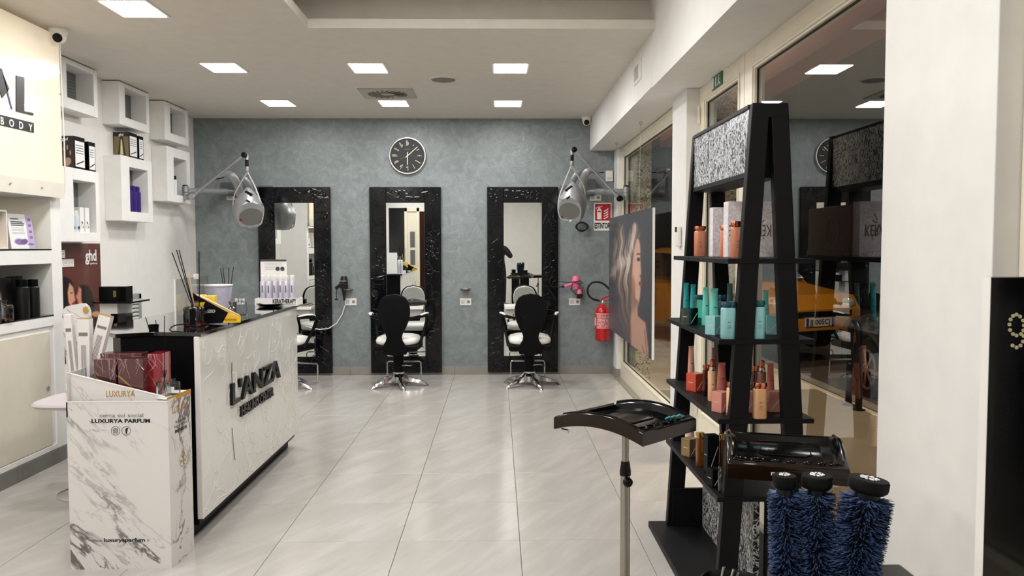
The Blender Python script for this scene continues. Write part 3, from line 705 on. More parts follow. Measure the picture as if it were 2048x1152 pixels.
# ---- niche contents
PURP = mat('purple_bottle', (50, 28, 110), .3); CANW = mat('can_white', (222, 224, 228), .3)
for k, y in enumerate((7.35, 7.435, 7.52)):
    t = canbottle('shampoo_bottle', ['left purple bottle in the middle low niche', 'centre purple bottle in the middle low niche', 'right purple bottle in the middle low niche'][k], (-3.335, y, 1.785), .037, .24, PURP, capm=PURP, sq=.3, group='purple bottles in a wall niche')
canbottle('spray_can', 'white spray can with black cap, left one in the niche by the dryer arm', (-3.33, 8.30, 2.0), .024, .20, CANW, capm=BLK, group='white spray cans in a niche')
canbottle('spray_can', 'white spray can with black cap, right one in the niche by the dryer arm', (-3.33, 8.395, 2.0), .028, .20, CANW, capm=BLK, group='white spray cans in a niche')
BLUEP = mat('blue_print', (38, 60, 120), .4); CLW = mat('milky_bottle', (206, 216, 224), .3)
for k, (y, h) in enumerate(((6.35, .19), (6.42, .17))):
    t = canbottle('lotion_bottle', ['milky bottle with blue print at the left of the low left niche', 'shorter milky bottle with blue print beside it in the low left niche'][k], (-3.33, y, 1.585), .03, h, CLW, capm=PLW)
    MB().text('e', (-3.298, y, 1.61), (0, 1, 0), (0, 0, 1), .05, .001, bold=.002).build('print', BLUEP, t)
for k, y in enumerate((6.485, 6.565)):
    t = carton('carton', ['white carton behind the bottles, left one in the low left niche', 'white carton with large blue letter at the right of the low left niche'][k], 'box', (-3.335, y, 1.585), .06, .065, .2, 0, PAPER)
    MB().text('è', (-3.304, y, 1.62), (0, 1, 0), (0, 0, 1), .075, .001, bold=.003).build('print', BLUEP, t)
# black hair straightener boxes standing on the two lower niches
def iron_box(loc, w, h, d, label, photo):
    t = thing('hair_tool_box', label, 'box', loc, 0, 'black hair tool boxes on the niches'); x, y, z = loc
    MB().box(x-d/2, x+d/2, y-w/2, y+w/2, z, z+h).build('box', BLK, t, bev=.001)
    if photo:
        def fn(a, b, P):
            C = np.full((len(a), 3), 22.); C = over(C, ((b < .84) & (a < .97))*1., (44, 34, 28) if photo == 1 else (120, 104, 70))
            if photo == 1:
                for cx, cy, r in ((.22, .66, .07), (.42, .62, .08), (.62, .66, .07), (.78, .5, .07)):
                    C = over(C, ell_mask(a, b, cx, cy, r*1.3, r*1.8, .3), (30, 22, 18)); C = over(C, ell_mask(a, b, cx, cy-.02, r*.7, r*1.2, .3), (188, 140, 110))
                C = over(C, ell_mask(a, b, .6, .2, .22, .13, .3, .2), (190, 145, 115)); C = over(C, ell_mask(a, b, .3, .28, .2, .2, .3), (90, 60, 42))
            else:
                C = over(C, poly_mask(a, b, [(.42, .8), (.5, .8), (.36, .05), (.26, .05)], .03), (15, 15, 15)); C = over(C, poly_mask(a, b, [(.52, .8), (.6, .8), (.76, .05), (.66, .05)], .03), (15, 15, 15)); C = over(C, poly_mask(a, b, [(.46, .7), (.55, .7), (.6, .1), (.42, .1)], .03), (226, 214, 170))
            return C
        painted('print', (x-d/2+.002, y-w/2-.0005, z), (1, 0, 0), (0, 0, 1), d-.004, h, 60, 50, fn, PRINT, t)
        MB().text('ghd', (x, y-w/2-.001, z+h*.86), (1, 0, 0), (0, 0, 1), h*.13, .0005, bold=.001).build('lettering', WLETTER, t)
    MB().box(x+d/2, x+d/2+.001, y-w/2+.01, y+w/2-.01, z+h*.06, z+h*.86).build('white_label', PAPER, t)
    q = MB()
    for j in range(4): q.box(x+d/2+.001, x+d/2+.0015, y-w/2+.02, y+w/2-.03, z+h*(.72-.08*j), z+h*(.74-.08*j))
    q.obox((x+d/2+.0015, y, z+h*.2), (.0005, 0, 0), (0, w*.35, h*.07), (0, -.002, .004))
    q.build('label_print', LETTER, t)
iron_box((-3.345, 6.42, 2.08), .16, .25, .14, 'black hair tool box with a crowd photo, left one on the low left niche', 1)
iron_box((-3.345, 6.62, 2.08), .11, .235, .13, 'narrow black hair tool box with white label on the low left niche', 0)
iron_box((-3.345, 7.36, 2.27), .16, .22, .14, 'black hair tool box with a straightener photo on the low middle niche', 2)
iron_box((-3.345, 7.53, 2.27), .10, .215, .13, 'narrow black hair tool box with white label on the low middle niche', 0)

# ---- brown hair poster on the left wall
pt = thing('hair_poster', 'brown poster with two women and white letters on the left wall', 'poster', (-3.41, 6.6, .55))
py0, py1, pz0, pz1 = 6.15, 6.98, .55, 1.50
def ghd(a, b, P):
    u, v = proj(P); C = np.tile(np.array([92., 48., 40.]), (len(a), 1))
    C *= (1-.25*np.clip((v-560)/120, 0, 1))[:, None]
    C = over(C, poly_mask(u, v, [(118, 560), (130, 552), (142, 560), (150, 580), (146, 610), (150, 640), (118, 650)], 2), (26, 17, 17))
    C = over(C, poly_mask(u, v, [(139, 565), (147, 575), (149, 590), (151, 600), (148, 604), (149, 612), (144, 618), (137, 605), (135, 585)], 1.5), (206, 150, 126))
    C = over(C, ell_mask(u, v, 147, 607, 3, 2.5, .4), (170, 40, 45)); C = over(C, ell_mask(u, v, 143, 586, 3, 1.3, .4), (50, 30, 28))
    C = over(C, poly_mask(u, v, [(160, 572), (174, 570), (184, 585), (190, 615), (196, 650), (198, 700), (180, 700), (172, 650), (166, 620), (162, 600)], 2), (22, 15, 15))
    C = over(C, poly_mask(u, v, [(158, 574), (163, 578), (163, 600), (168, 618), (160, 618), (155, 600), (152, 593), (156, 585)], 1.5), (196, 132, 108))
    C = over(C, poly_mask(u, v, [(150, 640), (170, 640), (190, 690), (186, 720), (150, 720)], 3), (120, 70, 55)); C = over(C, ell_mask(u, v, 192, 628, 9, 6, .5), (190, 140, 95))
    return C
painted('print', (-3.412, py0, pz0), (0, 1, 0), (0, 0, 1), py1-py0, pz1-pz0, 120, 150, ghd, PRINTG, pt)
MB().box(XL, -3.413, py0, py1, pz0, pz1).build('board', PAPER, pt)
q = MB().text('ghd', (-3.411, 6.82, 1.355), (0, 1, 0), (0, 0, 1), .13, .001, bold=.003); q.build('lettering', WLETTER, pt)
MB().text('good hair day', (-3.411, 6.86, 1.325), (0, 1, 0), (0, 0, 1), .022, .001).build('small_lettering', WLETTER, pt)
def sockets(loc, w, h, n, nrm, label, parentless=True):
    t = thing('wall_socket', label, 'socket', loc, 0, 'white power sockets'); x, y, z = loc
    if nrm == 'x':
        MB().box(x, x+.008, y-w/2, y+w/2, z-h/2, z+h/2).build('plate', PLW, t, bev=.002)
        for k in range(n):
            yy = y-w/2+w*(k+.5)/n; MB().box(x+.008, x+.011, yy-w/n*.36, yy+w/n*.36, z-h*.3, z+h*.3).build('module', PLW, t, bev=.001)
            MB().cyl((x+.011, yy-.008, z), (x+.0115, yy-.008, z), .004, n=8).cyl((x+.011, yy+.008, z), (x+.0115, yy+.008, z), .004, n=8).build('holes', BLK, t)
    else:
        MB().box(x-w/2, x+w/2, y-.008, y, z-h/2, z+h/2).build('plate', PLW, t, bev=.002)
        for k in range(n):
            xx = x-w/2+w*(k+.5)/n
            if k == 0: MB().box(xx-w/n*.3, xx+w/n*.3, y-.011, y-.008, z-h*.28, z+h*.28).build('switch', mat('switch_grey', (196, 194, 188), .4), t, bev=.001)
            else:
                MB().lathe([(.018, 0), (.018, .003), (.014, .003), (.013, .001), (0, .001)], (xx, y-.008, z), ax=(0, -1, 0), n=20).build('outlet', mat('outlet_grey', (150, 148, 142), .4), t, smooth=True)
                MB().cyl((xx-.007, y-.0092, z), (xx-.007, y-.0098, z), .0025, n=8).cyl((xx+.007, y-.0092, z), (xx+.007, y-.0098, z), .0025, n=8).cyl((xx, y-.0092, z), (xx, y-.0098, z), .0025, n=8).build('holes', BLK, t)
    return t
sockets((-3.411, 6.33, 1.415), .14, .062, 2, 'x', 'upper small socket plate cut into the brown poster')
sockets((-3.411, 6.40, 1.343), .26, .062, 3, 'x', 'lower wide socket plate cut into the brown poster')
sockets((-1.677, YB, .84), .13, .08, 2, 'y', 'socket under the black hair dryer, with the white cable')
sockets((-.366, YB, .836), .13, .08, 2, 'y', 'socket under the empty dryer holder')
sockets((.884, YB, .832), .13, .08, 2, 'y', 'socket under the pink hair dryer')
sockets((-2.936, YB, .845), .11, .08, 2, 'y', 'socket low on the grey wall seen over the counter')
sockets((-2.99, YB, 2.035), .14, .075, 2, 'y', 'socket high on the grey wall behind the left hood dryer')
sockets((1.12, YB, 2.02), .13, .07, 2, 'y', 'socket high on the grey wall behind the right hood dryer')

# ---- louvred grey cabinet front on the left wall
lv = thing('louvre_panel', 'grey framed louvre grille low on the left wall behind the counter', 'grille', (-3.38, 7.2, .35))
GF = mat('louvre_frame', (158, 162, 162), .4, metal=.3)
ly0, ly1, lz0, lz1 = 6.98, 7.66, .38, 1.03
MB().box(XL, -3.37, ly0, ly0+.05, lz0, lz1).box(XL, -3.37, ly1-.05, ly1, lz0, lz1).box(XL, -3.37, ly0, ly1, lz0, lz0+.05).box(XL, -3.37, ly0, ly1, lz1-.045, lz1).build('frame', GF, lv, bev=.002)
MB().box(XL, XL+.004, ly0+.05, ly1-.05, lz0+.05, lz1-.045).build('dark_back', mat('louvre_dark', (50, 52, 54), .7), lv)
for k in range(15):
    z = lz0+.07+k*.036
    MB().obox((-3.39, (ly0+ly1)/2, z), (.016, 0, -.009), (0, (ly1-ly0)/2-.052, 0), (.003, 0, .006)).build('slat', mat('slat_white', (206, 206, 204), .4), lv)

# ============================================================ reception counter
ct = thing('reception_counter', 'reception counter with white embossed front panel and black body', 'counter', (-1.75, 4.9, 0))
foot = [(-1.50, 4.0), (-1.71, 4.035), (-1.845, 3.95), (-2.0, 4.2), (-2.0, 5.88), (-1.50, 5.90)]
MB().prism([(x, y, .07) for x, y in foot], (0, 0, .955)).build('body', BLK, ct, bev=.004)
MB().prism([(-1.545, 4.0, 0), (-1.72, 4.04, 0), (-1.95, 4.2, 0), (-1.95, 5.85, 0), (-1.545, 5.88, 0)], (0, 0, .11)).build('plinth', BLK, ct)
MB().prism([(-1.465, 3.975, 1.025), (-1.71, 4.02, 1.025), (-1.86, 3.93, 1.025), (-2.12, 4.2, 1.025), (-2.12, 5.93, 1.025), (-1.465, 5.93, 1.025)], (0, 0, .02)).build('worktop', mat('black_glass_top', (14, 15, 17), .06, coat=.8), ct, bev=.002)
GLW = mat('gloss_white_relief', (226, 224, 218), .16, coat=.6)
pn = MB().box(-1.50, -1.47, 3.975, 5.90, .11, 1.025).build('front_panel', GLW, ct, bev=.004)
swirls(MB(), (-1.4705, 3.975, .11), (0, 1, 0), (0, 0, 1), 1.925, .91, 130, 5, r=.0065, big=.11).build('relief', GLW, pn, smooth=True)
MB().letters("L'ANZA", (-1.468, 4.40, .602), (0, 1, 0), (0, 0, 1), .165, .016, .98, .004, mat('sign_black', (8, 8, 9), .25, spec=.3), ct)
MB().letters('HEALING CENTER', (-1.468, 4.56, .505), (0, 1, 0), (0, 0, 1), .078, .012, .66, .003, MATS['sign_black'], ct)
CR = mat('panel_crack', (40, 34, 26), .8)
MB().tube([(-1.467, 4.44, .83), (-1.467, 4.435, .78), (-1.467, 4.437, .69)], .0018, 5).tube([(-1.467, 4.42, .47), (-1.467, 4.43, .42), (-1.467, 4.435, .37), (-1.467, 4.46, .28)], .0016, 5).build('crack', CR, ct)
ZT = 1.045
# plexi screen
t = thing('plexi_screen', 'clear grey acrylic screen standing on the counter', 'screen', (-1.70, 4.52, ZT))
MB().obox((-1.7025, 4.52, ZT+.127), (-.0125, .28, 0), (.0015, 0, 0), (0, 0, .126)).build('sheet', PLEXI, t)
MB().obox((-1.705, 4.58, ZT+.255), (0, .03, 0), (.005, 0, 0), (0, 0, .014)).build('clip', PLW, t, bev=.002)
MB().obox((-1.69, 4.238, ZT+.127), (.004, 0, 0), (0, .002, 0), (0, 0, .127)).build('edge', PLW, t)
def reeds(t, base, tips, r=.0022, m=None):
    for k, p in enumerate(tips): MB().cyl(base[k % len(base)], p, r, n=6).build('reed', m or BLK, t)
# reed diffuser with red liquid
t = perfume('reed_diffuser', 'square glass reed diffuser with red liquid and tall black reeds on the counter', (-1.615, 4.32, ZT), .105, .155, REDLIQ)
B0 = Vector((-1.615, 4.32, ZT+.13))
def gp(u, v, y): return by(u, v, y)
T = WLOC[t.name]
for (u, v) in ((344, 505), (353, 500), (358, 500), (398, 503)): MB().cyl(gp(394 if u < 390 else 399, 640, 4.32), gp(u, v, 4.32), .0026, n=6).build('reed', BLK, t)
MB().box(-1.625, -1.596, 4.258, 4.263, ZT+.01, ZT+.095).build('label', BLK, t)
# yellow and black counter display with yellow boxes
t = thing('perfume_display', 'black and yellow wedge display holding small yellow boxes on the counter edge', 'display', (-1.56, 4.5, ZT))
YEL = mat('yellow_card', (228, 182, 40), .45); YELD = mat('yellow_box', (236, 200, 60), .45)
def cp(u, v, y=4.42): return by(u, v, y)
def slab(pts, y, d, name, m, par): MB().prism([cp(u, v, y) for u, v in pts], (0, d, 0)).build(name, m, par)
slab([(382, 650), (384, 584), (391, 590), (456, 626), (445, 646)], 4.36, .012, 'side_card', BLK, t)
slab([(445, 646), (456, 626), (481, 634), (480, 645)], 4.359, .012, 'yellow_corner', YEL, t)
slab([(381, 606), (410, 604), (405, 614), (381, 612)], 4.355, .004, 'yellow_flash', YEL, t)
MB().prism([cp(456, 626, 4.37), cp(481, 632, 4.37), cp(480, 631, 4.40), cp(400, 590, 4.40), cp(391, 590, 4.37)], (0, 0, .003)).build('top_card', mat('kraft_edge', (196, 170, 120), .6), t)
slab([(390, 645), (391, 592), (425, 612), (450, 630), (450, 640)], 4.50, .006, 'back_card', BLK, t)
MB().text('luxurya', cp(461, 641, 4.357), (1, 0, 0), (0, 0, 1), .022, .001).build('small_lettering', mat('brown_print', (110, 80, 20), .5), t)
MB().text('BARBIZED', cp(427, 625, 4.357), (1, 0, 0), (0, 0, 1), .02, .001, align='RIGHT').build('lettering', WLETTER, t) if False else MB().text('ZED', cp(423, 625, 4.357), (1, 0, 0), (0, 0, 1), .022, .001).build('lettering', WLETTER, t)
for k, (u, w, h) in enumerate(((399, 24, .075), (421, 22, .07))):
    p = cp(u, 622, 4.44)
    carton('yellow_box', ['left yellow box standing in the wedge display', 'right yellow box standing in the wedge display'][k], 'box', (p.x, 4.44, ZT+.05), w*.00275, .05, h+.035, .1, YELD, group='yellow boxes in the wedge display')
# lilac bucket with reeds behind, glass bottle
t = thing('bucket_cup', 'lilac speckled paper bucket on the counter behind the yellow display', 'cup', (-1.67, 4.84, ZT))
MB().lathe([(.058, 0), (.078, .19), (.080, .19), (.080, .196), (.076, .196), (.056, .004), (0, .004)], (0, 0, 0), n=36).build('cup', mat('lilac_paper', (186, 184, 204), .5, noise=.12, nscale=40), t, local=True, smooth=True)
MB().lathe([(.079, .188), (.082, .19), (.082, .197), (.077, .197)], (0, 0, 0), n=36).build('rim', PLW, t, local=True, smooth=True)
t = perfume('reed_diffuser', 'small glass reed diffuser with four black reeds behind the lilac bucket', (-1.60, 5.02, ZT), .07, .12, None)
for (u, v) in ((441, 536), (446, 535), (458, 535), (467, 534)): MB().cyl(gp(455, 620, 5.02), gp(u, v, 5.02), .0022, n=6).build('reed', BLK, t)
t = thing('glass_bottle', 'small clear glass pump bottle beside the lilac bucket', 'bottle', (-1.555, 4.72, ZT))
MB().lathe([(.02, 0), (.022, .003), (.022, .065), (.009, .075), (.009, .085), (.016, .087), (.016, .105), (.006, .108)], (0, 0, 0), n=20).build('glass', CLEAR, t, local=True, smooth=True)
MB().lathe([(.011, .083), (.012, .1), (.007, .102), (.007, .112), (0, .113)], (0, 0, 0), n=16).build('collar', CHROME, t, local=True, smooth=True)
o = MB().tube([gp(372, 648, 4.2), gp(352, 650, 4.2), gp(343, 654, 4.15), gp(339, 660, 4.12), gp(346, 663, 4.08)], .0035, 8).build('cable', BLK, smooth=True); tag(o, 'short black cable looping over the near end of the counter', 'cable')
o = MB().cyl(by(392, 640, 4.33), by(377, 540, 4.33), .0035, n=8).build('wooden_stick', mat('pale_wood', (206, 170, 128), .6)); tag(o, 'pale wooden stick leaning among the black reeds', 'stick')
t = thing('black_bowl', 'shallow black bowl on the counter in front of the white sprays', 'bowl', (-1.62, 5.72, ZT))
MB().lathe([(.03, 0), (.035, .003), (.07, .008), (.09, .02), (.088, .022), (.066, .012), (.03, .006), (0, .006)], (0, 0, 0), n=40).build('bowl', GLOSSBLK, t, local=True, smooth=True)
# white spray display
ky = 5.84
t = thing('spray_display', 'white cardboard display tray with raised printed back card on the far end of the counter', 'display', (-1.62, ky, ZT))
a, c = by(516, 600, ky), by(600, 600, ky); x0, x1 = a.x, c.x
MB().box(x0, x1-.02, ky-.06, ky-.057, ZT+.001, ZT+.055).box(x0, x1, ky-.06, ky+.08, ZT, ZT+.003).box(x0, x0+.003, ky-.06, ky+.08, ZT, ZT+.055).box(x1-.003, x1, ky-.075, ky+.08, ZT, ZT+.055).box(x0, x1, ky-.078, ky-.075, ZT+.001, ZT+.055).build('tray', PAPER, t)
MB().box(x0, x0+.19, ky+.075, ky+.08, ZT, ZT+.33).build('back_card', PAPER, t)
MB().box(x0, x0+.19, ky+.071, ky+.0745, ZT+.318, ZT+.33).build('dark_header', mat('dark_grey_card', (60, 58, 58), .5), t)
MB().text('KERATHERAPY', (x1-.092, ky-.079, ZT+.020), (1, 0, 0), (0, 0, 1), .045, .001, fit=.168, bold=.0012).build('lettering', LETTER, t)
MB().box(x1-.13, x1-.01, ky-.0795, ky-.079, ZT+.010, ZT+.0125).build('small_print', GLETTER, t)
for k, x in enumerate((.125, .16)): MB().cyl((x0+x, ky+.074, ZT+.262), (x0+x, ky+.0715, ZT+.262), .015, n=20).build('round_picture', mat('dark_grey_card', (60, 58, 58), .5), t)
for k in range(5):
    MB().box(x0+.03, x0+.16, ky+.0735, ky+.0745, ZT+.303-k*.011, ZT+.305-k*.011).build('text_line', mat('pale_print', (176, 172, 174), .5), t)
SPR = mat('spray_lilac', (200, 198, 212), .28, metal=.25)
pos = [(526.5, 0), (538.5, -.02), (550, 0), (562, .02), (573, -.01), (585, 0)]
for k, (u, dy) in enumerate(pos):
    p = by(u, 590, ky+dy)
    t2 = canbottle('spray_bottle', 'white capped spray bottle in the counter display, '+['leftmost', 'second from left', 'third from left', 'third from right', 'second from right', 'rightmost'][k], (p.x, ky+dy-.0, ZT+.004), .0205, .215, SPR, capm=PLW, group='white spray bottles in the counter display')
    MB().box(-.004, .004, -.0225, -.0205, .09, .14).build('print', GLETTER, t2, local=True)
# ============================================================ marble display stand in front of the counter
st = thing('floor_display', 'marble patterned cardboard display stand at the left front with perfume lettering', 'display', (-1.7, 3.8, 0))
YS = 3.63
a = bz(144, 1138); r_ = bz(352, 1140); XA, XB = a.x, r_.x
body = [(XA, YS, 0), (XB, YS, 0), (XB-.0, YS+.0, 0), (-1.485, 3.86, 0), (-1.50, 3.93, 0), (XA, 3.93, 0)]
body = [(XA, YS, 0), (XB-.025, YS, 0), (-1.475, 3.86, 0), (-1.50, 3.92, 0), (XA, 3.92, 0)]
MB().prism(body, (0, 0, .70)).build('pedestal', MARBLE, st)
e = .006
w = MB()
w.box(XA, XB-.025, YS, YS+e, .70, .772)
w.box(XA, XA+e, YS, 3.92, .70, .90)
w.prism([(XB-.025, YS, .70), (-1.475, 3.86, .70), (-1.475-e, 3.86, .70), (XB-.025-e, YS+.003, .70)], (0, 0, .078))
w.build('upper_wall', MARBLE, st)
# slanting header just behind the front
MB().prism([(XA+.004, YS+.03, .70), (XB-.05, YS+.03, .70), (XB-.05, YS+.03, .785), (XA-.01+.004, YS+.03, .895)], (0, .006, 0)).build('header_card', MARBLE, st)
wt = MB().prism([(XA, YS+.028, .894), (XA, YS+.038, .894), (XB-.05, YS+.038, .784), (XB-.05, YS+.028, .784)], (0, 0, .004)); wt.build('white_edge', PAPER, st)
MB().box(XA, XB-.025, YS-.0015, YS, .769, .774).build('white_edge', PAPER, st)
MB().prism([(XB-.03, YS+.0, .778), (-1.475, 3.86, .778), (-1.56, 3.86, .778), (XB-.10, YS+.035, .778)], (0, 0, .004)).build('white_shelf', PAPER, st)
MB().prism([(XB-.026, YS-.002, .765), (-1.4735, 3.858, .765), (-1.4775, 3.86, .765), (XB-.03, YS+.002, .765)], (0, 0, .022)).build('gold_lip', mat('gold_card', (200, 150, 60), .35, metal=.4), st)
MB().text('LUXURYA', ((XA+XB)/2-.01, YS+.0285, .788), (1, 0, 0), (0, 0, 1), .04, .001, fit=.13).build('gold_lettering', GOLD, st)
MB().text('cerca sui social', (XA+.247, YS-.0005, .70), (1, 0, 0), (0, 0, 1), .026, .0005, fit=.195).build('grey_lettering', GLETTER, st)
MB().text('LUXURYA PARFUM', (XA+.243, YS-.0005, .675), (1, 0, 0), (0, 0, 1), .024, .0005, fit=.262, bold=.0009).build('black_lettering', LETTER, st)
MB().text('luxuryaparfum', (XA+.245, YS-.0005, .128), (1, 0, 0), (0, 0, 1), .024, .0005, fit=.185, bold=.0007).build('black_lettering', LETTER, st)
MB().text('www.', (XA+.148, YS-.0005, .128), (1, 0, 0), (0, 0, 1), .02, .0005, align='RIGHT').text('.it', (XA+.342, YS-.0005, .128), (1, 0, 0), (0, 0, 1), .02, .0005, align='LEFT').build('grey_lettering', GLETTER, st)
for k, x in enumerate((XA+.218, XA+.266)):
    zc = .638; q = MB(); q.tube([(x+cos(i*pi/12)*.0195, YS-.0008, zc+sin(i*pi/12)*.0195) for i in range(24)], .0009, 5, closed=True)
    if k == 0:
        q.tube([(x+cx*.0095, YS-.0008, zc+cz*.0095) for cx, cz in ((-.7, 1), (.7, 1), (1, .7), (1, -.7), (.7, -1), (-.7, -1), (-1, -.7), (-1, .7))], .0012, 5, closed=True)
        q.tube([(x+cos(i*pi/8)*.0045, YS-.0008, zc+sin(i*pi/8)*.0045) for i in range(16)], .0011, 5, closed=True).cyl((x+.006, YS-.001, zc+.006), (x+.006, YS, zc+.006), .0012, n=8)
    else: q.text('f', (x+.001, YS-.0012, zc-.0115), (1, 0, 0), (0, 0, 1), .034, .0005, bold=.0016)
    q.build('social_icon', LETTER, st)
# side print
sd = (Vector((-1.475, 3.86, 0))-Vector((XB-.025, YS, 0))).normalized(); nn = Vector((sd.y, -sd.x, 0))
def side(s_, z): return Vector((XB-.025, YS, 0))+sd*s_+nn*.0008+Vector((0, 0, z))
MB().text('LUXURYA', side(.12, .705), sd, (0, 0, 1), .045, .0005, fit=.16).build('gold_lettering', GOLD, st)
MB().text('le nostre', side(.12, .655), sd, (0, 0, 1), .02, .0005, fit=.1).text('fragranze piu', side(.12, .635), sd, (0, 0, 1), .018, .0005, fit=.13).build('grey_lettering', GLETTER, st)
MB().text('PREGIATE', side(.12, .610), sd, (0, 0, 1), .02, .0005, fit=.12, bold=.0008).build('black_lettering', LETTER, st)
q = MB()
for k in range(5):
    c = side(.13+.02*cos(k*1.4), .47+.022*sin(k*1.4)); q.tube([c+sd*cos(i*.5)*.018*(1-i*.05)+Vector((0, 0, sin(i*.5)*.02*(1-i*.05))) for i in range(12)], .0014, 4)
q.build('gold_emblem', GOLD, st)
# curved back board with the gold seal
def bk(u, v): return by(u, v, 3.90)
arc = [bk(160+20*sin(k*pi/10)*1.0, 607+14*(1-cos(k*pi/10))) for k in range(6)]
MB().prism([bk(140, 800), bk(124, 640), bk(124, 622), bk(132, 613)]+[bk(160, 607), bk(170, 607), bk(177, 612), bk(181, 622), bk(192, 760), bk(196, 800)], (0, .008, 0)).build('back_board', MARBLE, st)
c = bk(172, 620); MB().lathe([(.016, 0), (.016, .003), (0, .003)], (c.x, 3.898, c.z), ax=(0, -1, 0), n=28, sx=.8).build('gold_seal', GOLD, st, smooth=True)
# tall white perfume boxes leaning in it
def lean_box(p0, p1, w, d, label, stripes):
    p0, p1 = Vector(p0), Vector(p1); up = (p1-p0); h = up.length; up.normalize(); rt = up.cross(Vector((0, 1, 0))).normalized()*-1
    if rt.x < 0: rt = -rt
    dp = rt.cross(up).normalized()
    if dp.y < 0: dp = -dp
    t = thing('perfume_box', label, 'box', p0, 0, 'tall white perfume boxes in the marble stand'); c = (p0+p1)/2
    MB().obox(c, rt*w/2, dp*d/2, up*h/2).build('box', mat('white_box', (226, 222, 220), .45), t, bev=.001)
    q = MB()
    for k in range(5): q.obox(c-dp*(d/2+.0005)+rt*(-w*.16+k*w*.09)-up*h*.08, rt*w*.022, dp*.0004, up*h*.24)
    q.build('stripes', mat('taupe_print', (140, 130, 130), .5), t)
    q = MB(); q.obox(c-dp*(d/2+.0005)+up*h*.30, rt*w*.38, dp*.0004, up*h*.022)
    for k in range(5): q.obox(c-dp*(d/2+.0005)-up*h*(.37+.02*k)+rt*w*.1, rt*w*.25, dp*.0004, up*.0012)
    q.build('print_lines', mat('taupe_dark', (128, 118, 110), .5), t)
    MB().obox(c+up*(h/2+.0006), rt*w/2, dp*d/2, up*.0012).build('gold_top', GOLD, t) if stripes else None
    return t
lean_box(by(152, 780, 3.80), by(137, 629, 3.80), .033, .03, 'slim white perfume box leaning leftmost in the marble stand', False)
lean_box(by(173, 790, 3.82), by(170, 637, 3.82), .055, .04, 'upright white perfume box with gold top, middle of the marble stand', True)
lean_box(by(184, 745, 3.845), by(213, 631, 3.845), .058, .035, 'white perfume box with grey stripes tilted to the right', True)
# wrapped burgundy boxes
WINE = mat('burgundy_wrap', (84, 40, 44), .12, coat=1.0, bump=.5, bscale=18, noise=.2, nscale=9); REDW = mat('red_wrap', (140, 22, 38), .14, coat=1.0, bump=.4, bscale=20)
def wine(u0, u1, vt, y0, y1, m, label, zb=.702):
    A = by(u0, vt, y0); Bq = by(u1, vt, y0)
    t = thing('wrapped_box', label, 'box', ((A.x+Bq.x)/2, (y0+y1)/2, zb), 0, 'shrink-wrapped burgundy boxes')
    MB().box(A.x, Bq.x, y0, y1, zb, A.z).build('box', m, t, bev=.002)
    q = MB(); X0, X1, Z1 = A.x, Bq.x, A.z
    q.obox(((X0+X1)/2, y0-.0008, (zb+Z1)/2+.0), ((X1-X0)*.48, 0, -(Z1-zb)*.2), (0, .0005, 0), (0, 0, .004)); q.build('gold_band', GOLD, t)
    q = MB(); rr = random.Random(int(u0))
    for k in range(9):
        x = rr.uniform(X0, X1); z = Z1-rr.uniform(.0, .06); q.tube([(x, y0-.0012, Z1), (x+rr.uniform(-.02, .02), y0-.0015, z), (x+rr.uniform(-.04, .04), y0-.0012, z-.04)], .0007, 4)
    q.build('wrap_crease', mat('wrap_film', (190, 170, 172), .1, coat=1), t)
wine(187, 231, 719, 3.70, 3.80, WINE, 'left dark burgundy box in shrink wrap on the marble stand')
wine(235, 286, 718, 3.685, 3.80, WINE, 'middle dark burgundy box in shrink wrap with gold band')
wine(294, 322, 708, 3.74, 3.85, REDW, 'bright red wrapped box at the right of the burgundy ones')
wine(200, 283, 707, 3.81, 3.885, WINE, 'burgundy box in shrink wrap lying behind the front two')
# clear diffuser
t = perfume('reed_diffuser', 'clear glass reed diffuser with one tall black reed on the marble stand', (by(328, 785, 3.70).x, 3.70, .783), .055, .10, None)
for (u, v) in ((329, 632), (292, 635), (312, 640)): 
    if u == 329: MB().cyl(by(329, 780, 3.70), by(u, v, 3.70), .002, n=6).build('reed', BLK, t)
q = MB()
for k in range(4): q.cyl(by(322+4*k, 783, 3.70), by(334-3*k, 740, 3.70), .0014, n=5)
q.build('wick', BLK, t)
t = perfume('glass_jar', 'low clear glass jar with white label beside the diffuser', (by(346, 786, 3.74).x, 3.74, .783), .055, .085, None)
MB().box(-.018, .018, -.031, -.0295, .012, .04).build('label', PAPER, t, local=True)
o = MB().cyl(by(301, 668, 4.1), by(291, 634, 4.1), .0022, n=6).build('reed_stick', BLK); tag(o, 'left of two loose black reeds standing behind the counter corner', 'reed', 'loose black reeds')
o = MB().cyl(by(316, 668, 4.1), by(311, 640, 4.1), .0022, n=6).build('reed_stick', BLK); tag(o, 'right of two loose black reeds standing behind the counter corner', 'reed', 'loose black reeds')
t = thing('reed_holder', 'small black cup holding loose reeds behind the counter corner', 'cup', (by(308, 668, 4.1).x, 4.1, ZT))
MB().lathe([(.022, 0), (.025, .03), (.023, .03), (.02, .003), (0, .003)], (0, 0, 0), n=20).build('cup', BLK, t, local=True, smooth=True)
